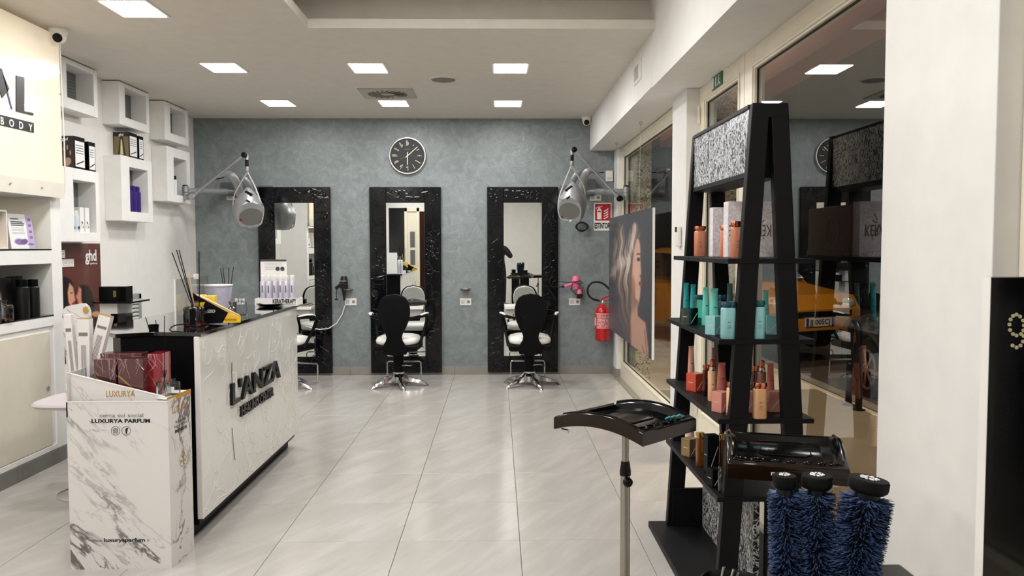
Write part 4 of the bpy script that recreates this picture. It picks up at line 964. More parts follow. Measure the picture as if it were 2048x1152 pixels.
# black two-tier product display behind
t = thing('tiered_display', 'black two-tier product display behind the marble stand', 'display', (-2.9, 5.75, 0))
yb = 5.55
def pb(u, v, y=yb): return by(u, v, y)
l, r = pb(186, 604), pb(262, 596)
MB().box(l.x, r.x, yb, yb+.3, l.z-.012, l.z).build('shelf', GLOSSBLK, t, bev=.002)
l2, r2 = pb(186, 655), pb(262, 650); MB().box(l2.x, r2.x, yb, yb+.3, l2.z-.012, l2.z).build('shelf', GLOSSBLK, t, bev=.002)
MB().box(l.x+.02, l.x+.14, yb+.05, yb+.28, 0, l.z-.012).build('column', NICHE, t)
MB().box(l.x, r.x, yb, yb+.3, 0, .03).build('base', GLOSSBLK, t, bev=.002)
a = pb(190, 573); b_ = pb(246, 600)
t = carton('product_box', 'black glossy box with small gold label on the upper tier', 'box', ((a.x+b_.x)/2, yb+.1, l.z), b_.x-a.x, .1, a.z-b_.z+.01, 0, GLOSSBLK)
MB().box(.005, .025, -.052, -.0505, .03, .075).build('gold_label', GOLD, t, local=True)
a = pb(214, 626); b_ = pb(246, 652)
carton('product_box', 'black glossy box on the lower tier behind the white perfume boxes', 'box', ((a.x+b_.x)/2, yb+.1, l2.z), b_.x-a.x, .1, a.z-b_.z, 0, GLOSSBLK)
# low white cabinet beside the louvres
# stool
t = thing('bar_stool', 'pale lilac bar stool with round chrome base behind the marble stand', 'stool', (-2.42, 4.8, 0))
MB().lathe([(.20, 0), (.20, .006), (.17, .016), (.05, .028), (.03, .05), (0, .05)], (0, 0, 0), n=48).build('base', CHROME, t, local=True, smooth=True)
MB().cyl((0, 0, .03), (0, 0, .53), .028, n=20).build('column', CHROME, t, local=True, smooth=True)
sv = mat('stool_vinyl', (205, 196, 200), .35)
MB().lathe([(.0, .525), (.16, .527), (.235, .545), (.245, .56), (.235, .572), (.16, .578), (0, .57)], (-.04, 0, 0), n=40, sq=.25).build('seat', sv, t, local=True, smooth=True)
MB().tube([(-.28+.0, -.05, .545), (-.28, .05, .545)], .006, 8).build('seat_trim', CHROME, t, local=True)
# ============================================================ mirrors on the grey wall
FRB = mat('embossed_black', (5, 6, 10), .12, spec=.45)
def mirror(x0, x1, label, seed, dz=0.):
    z0, z1 = .025, 2.142; t = thing('wall_mirror', label, 'mirror', ((x0+x1)/2, YB, z0), group='tall mirrors with embossed black frames')
    w = x1-x0; m0, m1 = x0+w*.232, x1-w*.232; a0, a1 = .215, 1.962; y0 = YB-.045
    MB().box(x0, m0, y0, YB, z0, z1).box(m1, x1, y0, YB, z0, z1).box(m0, m1, y0, YB, z0, a0).box(m0, m1, y0, YB, a1, z1).build('frame', FRB, t, bev=.006)
    swirls(MB(), (x0, y0, z0), (1, 0, 0), (0, 0, 1), w, z1-z0, 150, seed, r=.006, big=.10, excl=(m0-x0-.012, m1-x0+.012, a0-z0-.012, a1-z0+.012)).build('relief', FRB, t, smooth=True)
    MB().box(m0, m1, y0+.012, y0+.02, a0, a1).build('glass', MIRROR, t)
    # narrow white ledge across the glass
    s = MB().box(m0+.005, m1-.005, y0-.16, y0+.01, .765, .80).build('ledge', PLW, t, bev=.003)
    MB().box(m0+.03, m1-.03, y0-.10, y0+.01, .70, .765).build('drawer_box', mat('ledge_grey', (196, 194, 188), .4), t, bev=.003)
    return t, m0, m1, y0
M1 = mirror(-2.702, -1.888, 'tall black framed mirror behind the far end of the counter', 1)
M2 = mirror(-1.447, -.640, 'tall black framed mirror under the clock', 2)
M3 = mirror(-.115, .690, 'tall black framed mirror at the right, showing the photographer', 3)
# ============================================================ styling chairs
def make_chair():
    t = thing('styling_chair', 'x', 'chair', (0, 0, 0), 0, 'black and white styling chairs')
    # +Y is the direction the sitter looks; pinched oval back
    prof = [(-.56, .0), (-.55, .06), (-.52, .095), (-.48, .112), (-.44, .095), (-.40, .074), (-.37, .068), (-.33, .076), (-.27, .105), (-.20, .130), (-.13, .143), (-.06, .143), (-.0, .128), (.04, .105), (.065, .07), (.08, 0)]
    zb = .905
    def sh(sc, y, dz=0):
        pts = [(-x*sc*1.15, y+(.02*((z+.2)/.3)**2), zb+z*sc+dz) for z, x in prof]+[(x*sc*1.15, y+(.02*((z+.2)/.3)**2), zb+z*sc+dz) for z, x in prof[::-1][1:-1]]
        return pts
    o = MB().prism(sh(1, -.25), (0, .035, 0)).build('back_shell', BLK, t, local=True, bev=.008)
    pad = [(x, y, z) for x, y, z in [(-p[1]*1.0, -.214, zb+p[0]*.85) for p in prof[6:]]+[(p[1]*1.0, -.214, zb+p[0]*.85) for p in prof[::-1][1:-6]]]
    MB().prism(pad, (0, .04, 0)).build('back_pad', VINYL, t, local=True, bev=.014)
    MB().lathe([(0, .44), (.17, .442), (.215, .465), (.222, .495), (.205, .525), (.15, .542), (0, .546)], (0, .02, 0), n=40, sy=1.05, sq=.35).build('seat', VINYL, t, local=True, smooth=True, ang=60)
    MB().box(-.225, .225, -.19, .24, .385, .455).build('seat_frame', BLK, t, local=True, bev=.02)
    MB().box(-.12, .12, -.22, -.16, .36, .45).build('back_bracket', BLK, t, local=True, bev=.01)
    for s in (-1, 1):
        o = MB().tube([(s*.05, -.235, .735), (s*.16, -.22, .735), (s*.24, -.15, .745), (s*.285, -.02, .75), (s*.295, .10, .74), (s*.285, .17, .70), (s*.26, .14, .60), (s*.235, .08, .50), (s*.225, .02, .42)], [.013, .014, .016, .019, .02, .019, .017, .016, .016], 10).build('armrest', BLK, t, local=True, smooth=True, ang=60)
        MB().tube([(s*.262, -.13, .762), (s*.288, -.04, .772), (s*.298, .06, .768), (s*.293, .13, .748)], [.014, .021, .021, .012], 10, flat=(0, 0, 1)).build('arm_pad', VINYL, o, local=True, smooth=True, ang=60)
    MB().lathe([(.055, .10), (.055, .325), (.04, .34)], (0, 0, 0), n=28).build('pump_column', BLK, t, local=True, smooth=True)
    MB().lathe([(.03, .33), (.035, .34), (.04, .375), (.07, .385)], (0, 0, 0), n=24).build('column_top', CHROME, t, local=True, smooth=True)
    MB().tube([(.03, -.03, .22), (.09, -.06, .23), (.13, -.05, .225), (.135, -.0, .22)], .006, 8).build('pump_lever', CHROME, t, local=True, smooth=True)
    MB().lathe([(.05, .04), (.056, .06), (.05, .12), (.058, .14), (.058, .15)], (0, 0, 0), n=28).build('hub', CHROME, t, local=True, smooth=True)
    for k in range(5):
        a = -pi/2+.35+2*pi*k/5; d = Vector((cos(a), sin(a), 0)); sd = Vector((-sin(a), cos(a), 0))
        prof2 = [(.035, .155, .09, .016), (.06, .14, .065, .020), (.10, .105, .050, .026), (.17, .088, .045, .030), (.24, .066, .034, .028), (.29, .036, .012, .020), (.32, .012, 0, .012), (.325, .006, 0, .008)]
        vs = []; 
        for r, zt, zb2, w in prof2: vs += [d*r-sd*w+Vector((0, 0, zb2)), d*r+sd*w+Vector((0, 0, zb2)), d*r+sd*w*.7+Vector((0, 0, zt-.006)), d*r+Vector((0, 0, zt)), d*r-sd*w*.7+Vector((0, 0, zt-.006))]
        n = len(prof2); fs = [(i*5+j, i*5+(j+1) % 5, (i+1)*5+(j+1) % 5, (i+1)*5+j) for i in range(n-1) for j in range(5)]+[(4, 3, 2, 1, 0), tuple((n-1)*5+j for j in range(5))]
        MB().add(vs, fs).build('star_leg', CHROME, t, local=True, smooth=True, ang=50)
    # chrome foot rest on the mirror side
    fr = MB().tube([(-.19, .36, .012), (-.185, .33, .05), (-.185, .335, .20), (-.17, .34, .213), (.17, .34, .213), (.185, .335, .20), (.185, .33, .05), (.19, .36, .012)], .008, 8).build('foot_rest', CHROME, t, local=True, smooth=True)
    MB().box(-.17, .17, .325, .35, .212, .222).build('rest_bar', CHROME, fr, local=True, bev=.003)
    MB().tube([(-.19, .30, .010), (-.06, .06, .05), (.06, .06, .05), (.19, .30, .010)], .007, 8).build('rest_rail', CHROME, fr, local=True, smooth=True)
    return t
ch = make_chair(); ch.location = (-1.045, 8.44, 0); ch.rotation_euler = (0, 0, -.06); ch['label'] = 'black-backed styling chair with white seat facing the middle mirror'
copy_tree(ch, loc=(.335, 8.44, 0), rot=.02, label='black-backed styling chair with white seat facing the right mirror')
copy_tree(ch, loc=(-2.22, 8.36, 0), rot=-.35, label='styling chair partly hidden behind the counter end, turned aside')
# things on the ledges
HD = mat('dryer_black', (20, 20, 22), .3)
t = thing('hair_dryer', 'black hair dryer lying on the ledge of the middle mirror', 'hair dryer', (-.98, 9.07, .80))
MB().lathe([(.03, -.09), (.042, -.07), (.044, 0), (.032, .04), (.026, .10), (.03, .14)], (-.94, 9.08, .835), ax=(1, .1, 0), n=18).build('barrel', HD, t, smooth=True)
MB().tube([(-1.0, 9.08, .83), (-1.03, 9.04, .82), (-1.06, 8.99, .815)], [.022, .018, .016], 10).build('handle', HD, t, smooth=True)
t = thing('tool_tray', 'small steel tray with tools on the ledge of the left mirror', 'tray', (-2.2, 9.07, .80))
MB().box(-2.32, -2.10, 9.01, 9.14, .80, .815).build('tray', STEEL, t, bev=.004)
MB().box(-2.30, -2.20, 9.03, 9.12, .815, .87).build('black_case', BLK, t, bev=.006)
for k in range(3): MB().cyl((-2.19+.02*k, 9.03, .82), (-2.15+.015*k, 9.12, .825), .005, n=6).build('clip', CHROME, t)
for k, x in enumerate((.33, .40)):
    pass
# wall holders and dryers
def holder(x, z, label):
    t = thing('dryer_holder', label, 'holder', (x, YB, z), group='oval steel dryer holders')
    MB().tube([(x+cos(a)*.056, YB-.06+sin(a)*.045, z) for a in [i*2*pi/28 for i in range(28)]], .008, 8, closed=True).build('ring', STEEL, t, smooth=True)
    MB().lathe([(.05, -.006), (.055, .0), (.045, .006), (.0, .004)], (x, YB-.06, z-.012), n=28, sy=.75).build('cup', mat('smoke_steel', (90, 92, 92), .3, metal=.6), t, smooth=True)
    MB().box(x-.02, x+.02, YB-.02, YB, z-.02, z+.015).build('mount', STEEL, t, bev=.003)
    return t
holder(-.365, .985, 'empty oval steel dryer holder between the middle and right mirrors')
holder(-1.70, .985, 'oval steel dryer holder carrying the black hair dryer')
t = thing('hair_dryer', 'black hair dryer with coiled cord hanging beside the left mirror', 'hair dryer', (-1.733, 9.12, .87))
c = Vector((-1.735, 9.115, 1.05))
MB().lathe([(.030, .085), (.036, .07), (.044, .02), (.047, -.03), (.04, -.055), (.028, -.06)], c, n=20).build('barrel', HD, t, smooth=True)
MB().lathe([(.03, -.06), (.022, -.10), (.014, -.15), (.012, -.19)], c, n=16, sy=.6).build('nozzle', HD, t, smooth=True)
MB().tube([c+Vector((-.02, -.02, -.0)), c+Vector((-.06, -.03, -.03)), c+Vector((-.085, -.02, -.05))], [.02, .018, .02], 10).build('handle', HD, t, smooth=True)
MB().tube([c+Vector((-.045*cos(a*1.0)+.0, -.05, .01+.012*sin(a*3)-a*.004)) for a in [i*.5 for i in range(14)]], .006, 6).build('cord_coil', RUB, t, smooth=True)
MB().tube([c+Vector((-.082, -.02, -.05)), c+Vector((-.084, -.02, -.12)), c+Vector((-.082, -.02, -.17))], .005, 6).build('cord', RUB, t, smooth=True)
MB().box(c.x-.1, c.x-.065, c.y-.03, c.y-.01, c.z-.185, c.z-.168).build('plug', RUB, t)
MB().box(c.x-.035, c.x+.035, c.y-.046, c.y-.044, c.z+.03, c.z+.036).build('silver_line', CHROME, t)
t = thing('hair_dryer', 'pink hair dryer with black cord hanging beside the right mirror', 'hair dryer', (.89, 9.12, .9))
c = Vector((.89, 9.11, 1.05))
MB().lathe([(.032, .09), (.040, .075), (.046, .03), (.045, .0), (.036, -.04), (.03, -.06)], c+Vector((0, 0, -.01)), n=20).build('barrel', PINK, t, smooth=True)
MB().lathe([(.026, 0), (.034, -.05), (.03, -.052)], c+Vector((.035, 0, -.07)), ax=(-.15, 0, 1), n=18).build('nozzle_ring', PINK, t, smooth=True)
MB().obox(c+Vector((.045, 0, -.15)), (.033, 0, .003), (0, .015, 0), (.004, 0, .026)).build('nozzle', HD, t, bev=.003)
MB().tube([c+Vector((-.02, 0, -.0)), c+Vector((-.06, 0, -.018)), c+Vector((-.13, 0, -.035))], [.026, .019, .017], 12).build('handle', PINK, t, smooth=True)
MB().tube([c+Vector((-.13, 0, -.037)), c+Vector((-.165, 0, -.043))], .012, 10).build('cord_guard', RUB, t, smooth=True)
MB().tube([c+Vector((-.165, 0, -.043)), c+Vector((-.21, 0, -.05)), c+Vector((-.20, .0, .02)), c+Vector((-.10, -.03, .01)), c+Vector((-.03, -.055, .015)), c+Vector((.04, -.05, -.01)), c+Vector((.08, 0, -.0)), c+Vector((.04, -.05, .03)), c+Vector((-.04, -.05, .01)), c+Vector((-.06, -.03, -.07)), c+Vector((0, -.02, -.13)), c+Vector((.07, -.02, -.10)), c+Vector((.08, 0, -.04))], .005, 6).build('cord', RUB, t, smooth=True)
t = thing('dryer_holder', 'oval steel dryer holder carrying the pink hair dryer', 'holder', (.89, YB, .985), group='oval steel dryer holders')
MB().tube([(.89+cos(a)*.056, YB-.06+sin(a)*.045, .975) for a in [i*2*pi/28 for i in range(28)]], .007, 8, closed=True).build('ring', STEEL, t, smooth=True)
o = MB().tube([(-1.74, 9.18, .80), (-1.77, 9.17, .70), (-1.83, 9.15, .60), (-1.92, 9.14, .54), (-2.02, 9.135, .53), (-2.10, 9.135, .545), (-2.18, 9.13, .57)], .006, 8).build('white_cable', PLW, smooth=True)
tag(o, 'white cable sagging from the socket to the left mirror', 'cable')
q = MB()
for k in range(4): q.tube([(.962+cos(a)*(.058+.004*k), 9.17-.006*k, 1.690+sin(a)*(.052-.003*k)) for a in [i*2*pi/26 for i in range(26)]], .008, 6, closed=True)
o = q.build('cable_coil', RUB, smooth=True); tag(o, 'coil of black cable hanging under the right hood dryer', 'cable')
t = thing('black_rack_hook', 'black wall outlet', 'hook') if False else None
# thermostat and clock
t = thing('thermostat', 'small white thermostat box on the grey wall by the window pillar', 'thermostat', (1.272, YB, 2.19))
MB().box(1.235, 1.315, YB-.03, YB, 2.205, 2.325).build('body', PLW, t, bev=.006)
MB().box(1.250, 1.300, YB-.032, YB-.029, 2.225, 2.25).build('cover', mat('switch_grey', (196, 194, 188), .4), t, bev=.002)
ck = thing('wall_clock', 'round black wall clock with dot and bar hour marks', 'clock', (-1.012, YB, 2.283))
cc = Vector((-1.012, YB-.035, 2.492)); RC = .205
MB().lathe([(RC*.93, .0), (RC*.95, .012), (RC*1.0, .012), (RC*1.02, 0), (RC*1.0, -.035), (RC*.9, -.035)], cc, ax=(0, -1, 0), n=64, caps=False).build('rim', mat('clock_rim', (206, 204, 196), .2, metal=.8), ck, smooth=True)
MB().lathe([(RC*.94, -.02), (RC*.94, -.002), (0, -.002)], cc, ax=(0, -1, 0), n=64).build('dial', mat('clock_dial', (26, 26, 27), .5), ck)
CM = mat('clock_marks', (226, 222, 205), .4)
def ck_pt(r, off, a): return cc+Vector((sin(a)*r+cos(a)*off, -.004, cos(a)*r-sin(a)*off))
def bar(q, r0, r1, off, a, w=.0035):
    d = Vector((sin(a), 0, cos(a))); n = Vector((cos(a), 0, -sin(a))); c = ck_pt((r0+r1)/2, off, a); q.obox(c, d*(r1-r0)/2, n*w/2, (0, .0012, 0))
def dot(q, r, off, a, w=.0055): c = ck_pt(r, off, a); q.cyl(c+Vector((0, -.001, 0)), c+Vector((0, .001, 0)), w, n=12)
marks = {1: ('d', 1), 2: ('d', 2), 3: ('d', 3), 4: ('d', 4), 5: ('b', 1, 0), 6: ('b', 1, 1), 7: ('b', 1, 2), 8: ('b', 1, 3), 9: ('b', 1, 4), 10: ('b', 2, 0), 11: ('b', 2, 1), 12: ('b', 3, 2)}
for h, mk in marks.items():
    a = h*pi/6; q = MB()
    if mk[0] == 'd':
        for j in range(mk[1]): dot(q, .135+(.017*(j-(mk[1]-1)/2) if mk[1] > 2 else .015*(j-(mk[1]-1)/2)), 0, a)
    else:
        nb = {1: 1, 2: 2, 3: 3}[mk[1]]
        for j in range(nb): bar(q, .112, .170, (j-(nb-1)/2)*.009-(0 if mk[2] == 0 else .004), a)
        for j in range(mk[2]): dot(q, .130+.0135*j, .012 if mk[1] > 1 else .009, a, .005)
    q.build('hour_mark', CM, ck)
HA = mat('clock_hand', (236, 230, 205), .3)
q = MB(); bar(q, -.04, .102, 0, pi*1.005, .008); q.build('hour_hand', HA, ck)
q = MB(); bar(q, -.03, .150, 0, math.radians(48.5), .007); q.build('minute_hand', HA, ck)
q = MB(); bar(q, -.06, .085, 0, math.radians(245), .0025); q.build('second_hand', mat('hand_grey', (130, 128, 124), .4), ck)
q = MB()
for k in range(7): q.box(cc.x-.031+.009*k, cc.x-.025+.009*k, cc.y-.005, cc.y-.004, cc.z+.068, cc.z+.076)
q.build('maker_mark', GLETTER, ck)
MB().lathe([(.008, 0), (.006, .004), (0, .004)], cc+Vector((0, -.004, 0)), ax=(0, -1, 0), n=16).build('hub', HA, ck)
# fire extinguisher and its sign
ex = thing('fire_extinguisher', 'red wall-hung fire extinguisher with black hose beside the portrait', 'extinguisher', (1.19, 9.08, .39))
MB().lathe([(.0, .395), (.062, .395), (.078, .405), (.082, .42), (.082, .72), (.075, .755), (.05, .785), (.026, .80), (.022, .82), (0, .82)], (1.19, 9.08, 0), n=36).build('cylinder', RED, ex, smooth=True)
def lab(a, b, P):
    C = np.full((len(a), 3), 232.)*0+np.array([196., 40., 44.]); rr = np.random.RandomState(4)
    C = over(C, (b > .955)*1., (236, 225, 220))
    for k in range(26):
        y = .03+k*.034; ph = rr.rand(40); m = (abs(b-y) < .009)*(ph[(a*39).astype(int)] > .35)*1. ; C = over(C, m*(a > .06)*(a < .94), (238, 222, 216))
    for x in (.28, .5, .72): C = over(C, ell_mask(a, b, x, .60, .07, .06, .3), (245, 235, 230)); C = over(C, ell_mask(a, b, x, .60, .035, .03, .3), (60, 20, 20))
    return C
def wrap(a, b, P): return None
R_ = .0828; mb = MB(); nx, ny = 60, 70; vs = []; A_, B_ = [], []
for j in range(ny+1):
    for i in range(nx+1):
        th = -pi/2-1.15+2.3*i/nx; vs.append((1.19+cos(th)*R_, 9.08+sin(th)*R_, .535+.175*j/ny)); A_.append(i/nx); B_.append(j/ny)
mb.add(vs, [(j*(nx+1)+i, j*(nx+1)+i+1, (j+1)*(nx+1)+i+1, (j+1)*(nx+1)+i) for j in range(ny) for i in range(nx)])
o = mb.build('printed_label', PRINT, ex, smooth=True)
Cc = lab(np.array(A_), np.array(B_), None)/255; Cc = np.where(Cc <= .04045, Cc/12.92, ((Cc+.055)/1.055)**2.4)
at = o.data.color_attributes.new('Col', 'FLOAT_COLOR', 'POINT'); at.data.foreach_set('color', np.concatenate([Cc, np.ones((len(Cc), 1))], 1).astype(np.float32).ravel())
MB().box(1.103, 1.110, 9.06, 9.09, .57, .66).build('side_tag', PAPER, ex)
MB().lathe([(.022, .815), (.024, .83), (.018, .845), (.018, .86), (0, .86)], (1.19, 9.08, 0), n=18).build('valve', CHROME, ex, smooth=True)
MB().prism([(1.17, 9.072, .862), (1.20, 9.072, .866), (1.275, 9.072, .905), (1.27, 9.072, .918), (1.17, 9.072, .872)], (0, .018, 0)).prism([(1.18, 9.072, .855), (1.262, 9.072, .856), (1.262, 9.072, .848), (1.2, 9.072, .842)], (0, .018, 0)).build('lever', RED, ex, bev=.002)
hp = [(1.165, 9.07, .852), (1.13, 9.06, .855), (1.06, 9.05, .875), (1.015, 9.045, .93), (1.015, 9.045, 1.00), (1.055, 9.05, 1.055), (1.12, 9.05, 1.07), (1.19, 9.05, 1.05), (1.25, 9.05, 1.0), (1.28, 9.05, .95), (1.28, 9.05, .90)]
hp = [Vector(p) for p in hp]
for _ in range(2):
    o_ = [hp[0]]
    for a, b in zip(hp[:-1], hp[1:]): o_ += [a*.75+b*.25, a*.25+b*.75]
    hp = o_+[hp[-1]]
MB().tube(hp, .012, 10).build('hose', RUB, ex, smooth=True)
MB().cyl((1.172, 9.07, .85), (1.148, 9.065, .853), .015, n=12).build('hose_nut', CHROME, ex)
MB().box(1.15, 1.23, 9.15, YB, .70, .76).build('wall_bracket', RED, ex)
sn = thing('fire_sign', 'red and white fire extinguisher sign reading ESTINTORE on the grey wall', 'sign', (1.21, YB, 1.64))
sx0, sx1, sz0, sz1 = 1.103, 1.305, 1.645, 1.962
MB().box(sx0, sx1, YB-.006, YB, sz0, sz1).build('plate', PLW, sn, bev=.002)
MB().box(sx0+.012, sx1-.012, YB-.0075, YB-.006, 1.76, sz1-.012).build('red_field', mat('sign_red', (172, 18, 34), .4), sn)
q = MB(); y = YB-.009
q.box(1.138, 1.188, y, y+.0015, 1.775, 1.885).box(1.146, 1.180, y, y+.0015, 1.885, 1.897).box(1.156, 1.170, y, y+.0015, 1.897, 1.908)
q.prism([(1.148, y, 1.912), (1.198, y, 1.925), (1.198, y, 1.918), (1.15, y, 1.904)], (0, .0015, 0)).tube([(1.165, y, 1.92), (1.135, y, 1.912), (1.128, y, 1.89)], .003, 5)
for k in range(4):
    z = 1.785+.028*k; q.prism([(1.215, y, z-.01), (1.262, y, z+.012), (1.268, y, z+.034), (1.248, y, z+.018), (1.215, y, z)], (0, .0015, 0))
q.build('pictogram', PLW, sn)
MB().box(1.146, 1.180, y-.001, y, 1.855, 1.872).build('red_detail', MATS['sign_red'], sn)
MB().text('ESTINTORE', ((sx0+sx1)/2, YB-.0065, 1.672), (1, 0, 0), (0, 0, 1), .088, .001, fit=.19, bold=.003).build('lettering', LETTER, sn)
# ============================================================ hood dryers
def hood(side, Yp, P, label, lab2):
    """P: points measured on the plane of the arm"""
    g = lambda k, dy=0.: by(P[k][0], P[k][1], Yp+dy)
    j = g('joint_top'); jb = g('joint_bot')
    t = thing('hood_dryer', label, 'hood dryer', (jb.x, Yp, jb.z), group='wall-arm hood dryers')
    MB().lathe([(0, 0), (.030, 0), (.033, .01), (.033, (j-jb).length*.5-.003), (.029, (j-jb).length*.5-.001)], jb, n=24).lathe([(.029, 0), (.033, .004), (.033, (j-jb).length*.42), (.026, (j-jb).length*.47)], (jb+j)/2, n=24).build('swivel', SILVER, t, smooth=True)
    MB().lathe([(.030, 0), (.026, .02), (0, .024)], j-Vector((0, 0, .014)), n=20).build('swivel_cap', PLB, t, smooth=True)
    pv = g('pivot', -.045); el = g('elbow', -.045)
    MB().cyl(jb+Vector((0, 0, .035)), pv+Vector((0, .01, 0)), .026, n=16).build('knuckle', SILVER, t, smooth=True)
    MB().lathe([(.030, -.015), (.033, 0), (.033, .028), (.026, .034), (0, .034)], pv+Vector((0, .01, 0)), ax=(0, -1, 0), n=24).build('pivot_disc', SILVER if side < 0 else PLB, t, smooth=True)
    q = MB(); d = el-pv; pts = [pv+d*k for k in (0, .06, .16, .2, .78, .8, .92, 1)]; q.tube(pts, [.022, .022, .017, .0125, .0125, .015, .018, .020], 14); arm = q.build('arm', SILVER, t, smooth=True, ang=50)
    MB().lathe([(.026, -.02), (.029, -.01), (.029, .018), (.022, .022), (0, .022)], el, ax=(0, -1, 0), n=24).build('elbow_disc', PLB, t, smooth=True)
    g1, g2, g3 = g('grip_top'), g('grip_bot'), g('collar')
    MB().tube([el+Vector((0, .03, .022)), (el+g1)/2+Vector(((g1-el).x*.5, .03, .02)), g1], [.018, .02, .017], 14).build('elbow_pipe', SILVER, t, smooth=True)
    q = MB().cyl(g1, g2, .0175, n=18)
    for k in range(5): q.lathe([(.0175, -.003), (.0195, 0), (.0175, .003)], g1+(g2-g1)*(.1+.2*k), n=18)
    q.build('grip', PLB, t, smooth=True)
    MB().lathe([(.0165, 0), (.0215, -(g2-g3).length*.8), (.018, -(g2-g3).length)], g2, n=20).build('collar', SILVER, t, smooth=True)
    # hanging yoke of bent tube
    for nm in ('yl', 'yr'):
        pts = [g3]+[by(u, v, Yp) for u, v in P[nm]]
        # smooth the polyline
        for _ in range(2):
            o_ = [pts[0]]
            for a, b in zip(pts[:-1], pts[1:]): o_ += [a*.75+b*.25, a*.25+b*.75]
            pts = o_+[pts[-1]]
        MB().tube(pts, .0075, 10).build('yoke', mat('yoke_silver', (196, 196, 194), .3, metal=.6), t, smooth=True)
    nb = by(*P['nub'], Yp); MB().lathe([(.036, 0), (.03, .012), (.026, .05)], nb, n=24).build('socket', SILVER, t, smooth=True)
    # the hood itself
    c = by(*P['centre'], Yp); rx = P['rx']; rz = P['rz']; nrm = Vector((side*-.50, -.74, -.44)).normalized()
    if side > 0: nrm = Vector((-.42, -.78, -.46)).normalized()
    lim = P['lim']
    def egg(p):
        p = Vector(p); k = p.z/rz; s = 1-.52*max(0, k)**1.6-.10*max(0, -k)**2
        p = Vector((p.x*s+(side*-1)*.0, p.y*s, p.z)); q_ = p.dot(nrm)
        if q_ > lim: p = p-nrm*(q_-lim)
        if p.z < -rz*.80: p.z = -rz*.80
        return p
    MB().ell(c, rx, rx*1.15, rz, n=72, m=56, fn=egg).build('shell', SILVER, t, smooth=True, ang=30)
    # opening plate
    r2 = rx*.78
    c2 = c+nrm*(lim+.0005)+Vector((0, 0, P['oz'])); c2 = c2-nrm*((c2-c).dot(nrm)-lim-.0005)
    MB().lathe([(r2, 0), (r2, .0015), (0, .0015)], c2, ax=nrm, n=48, sx=1.0, sy=.80).build('opening', mat('hood_inner', (104, 104, 101), .5), t)
    def surf(du, dv):   # a point on the shell seen along -Y
        p = by(P['centre'][0]+du, P['centre'][1]+dv, Yp-rx*1.15); q_ = c+(p-c); return p
    for nm, (u, v, w, h, rot) in P['marks'].items():
        dxp, dzp = (u-P['centre'][0])*Yp/FPX, -(v-P['centre'][1])*Yp/FPX
        # locate the shell depth for this offset
        k = dzp/rz; s = 1-.52*max(0, k)**1.6-.10*max(0, -k)**2; rr = math.sqrt(max(.02, 1-k*k)); yy = -math.sqrt(max(0, 1-(dxp/(rx*s*rr))**2))*rx*1.15*s*rr
        pc = c+Vector((dxp, yy-.001, dzp)); nn_ = Vector((dxp/(rx*rx), yy/((rx*1.15)**2), dzp/(rz*rz)+.6)).normalized()
        if (pc-c).dot(nrm) > lim: pc = pc-nrm*((pc-c).dot(nrm)-lim-.002)
        a_ = Vector((cos(rot), 0, sin(rot))); a_ = (a_-nn_*a_.dot(nn_)).normalized(); b_ = nn_.cross(a_)
        MB().obox(pc, a_*w/2, b_*h/2, nn_*.007).build(nm, mat('lamp_red', (150, 20, 24), .3) if 'red' in nm else BLK, t, bev=.002)
    # seam line around the shell
    q = []; zk = P['seam']
    for i in range(40):
        a = pi+i*pi/39; k = zk/rz; s = 1-.52*max(0, k)**1.6; rr = math.sqrt(1-k*k); q.append(c+Vector((cos(a)*rx*s*rr*1.003, sin(a)*rx*1.15*s*rr*1.003, zk+side*-.02*cos(a)+.012*sin(a))))
    MB().tube(q, .0016, 5).build('seam', SILVERD, t, smooth=True)
    # wall arm and bracket: second device mounted behind
    wa = by(*P['wall_end'], 9.0)
    m_ = (jb+j)/2+Vector((0, .02, .012))
    MB().tube([m_, m_+(wa-m_)*.5, wa], .034, 18).ell(wa, .034, n=18, m=10).build('wall_arm', SILVER, t, smooth=True)
    MB().tube([wa, wa+Vector((side*-.10, .06, -.0)), Vector((wa.x-side*.26, YB-.01, wa.z))], [.03, .04, .05], 14).build('wall_bracket', SILVERD, t, smooth=True)
    MB().box(wa.x-side*.34-.06, wa.x-side*.34+.12, YB-.02, YB, wa.z-.09, wa.z+.08).build('wall_plate', SILVERD, t, bev=.006)
    # --- curved infrared arcs of the processor on the wall behind
    t2 = thing('hair_processor', lab2, 'hair processor', (wa.x-side*.34, YB, wa.z), group='arched hair processors behind the hoods')
    for k, (pts_, w_) in enumerate(P['arcs']):
        pts = [by(u, v, y_) for u, v, y_ in pts_]
        for _ in range(2):
            o_ = [pts[0]]
            for a, b in zip(pts[:-1], pts[1:]): o_ += [a*.75+b*.25, a*.25+b*.75]
            pts = o_+[pts[-1]]
        n_ = len(pts)
        MB().tube(pts, [w_*(.35+.65*min(1, i/(n_*.4))) for i in range(n_)], 12, flat=(0, -1, 0)).build('arc', SILVER if k == 0 else mat('smoked_arc', (132, 136, 136), .3, metal=.4), t2, smooth=True)
    MB().tube([by(*P['tip0'], 8.62), by(*P['tip1'], 8.62)], .012, 8, flat=(0, 0, 1)).build('tip', PLB, t2, smooth=True)
    c_ = P['box']; a = by(c_[0], c_[1], 9.1); b_ = by(c_[2], c_[3], 9.1)
    MB().box(a.x, b_.x, 9.02, YB, b_.z, a.z).build('housing', mat('housing_grey', (92, 96, 97), .4), t2, bev=.03)
    return t
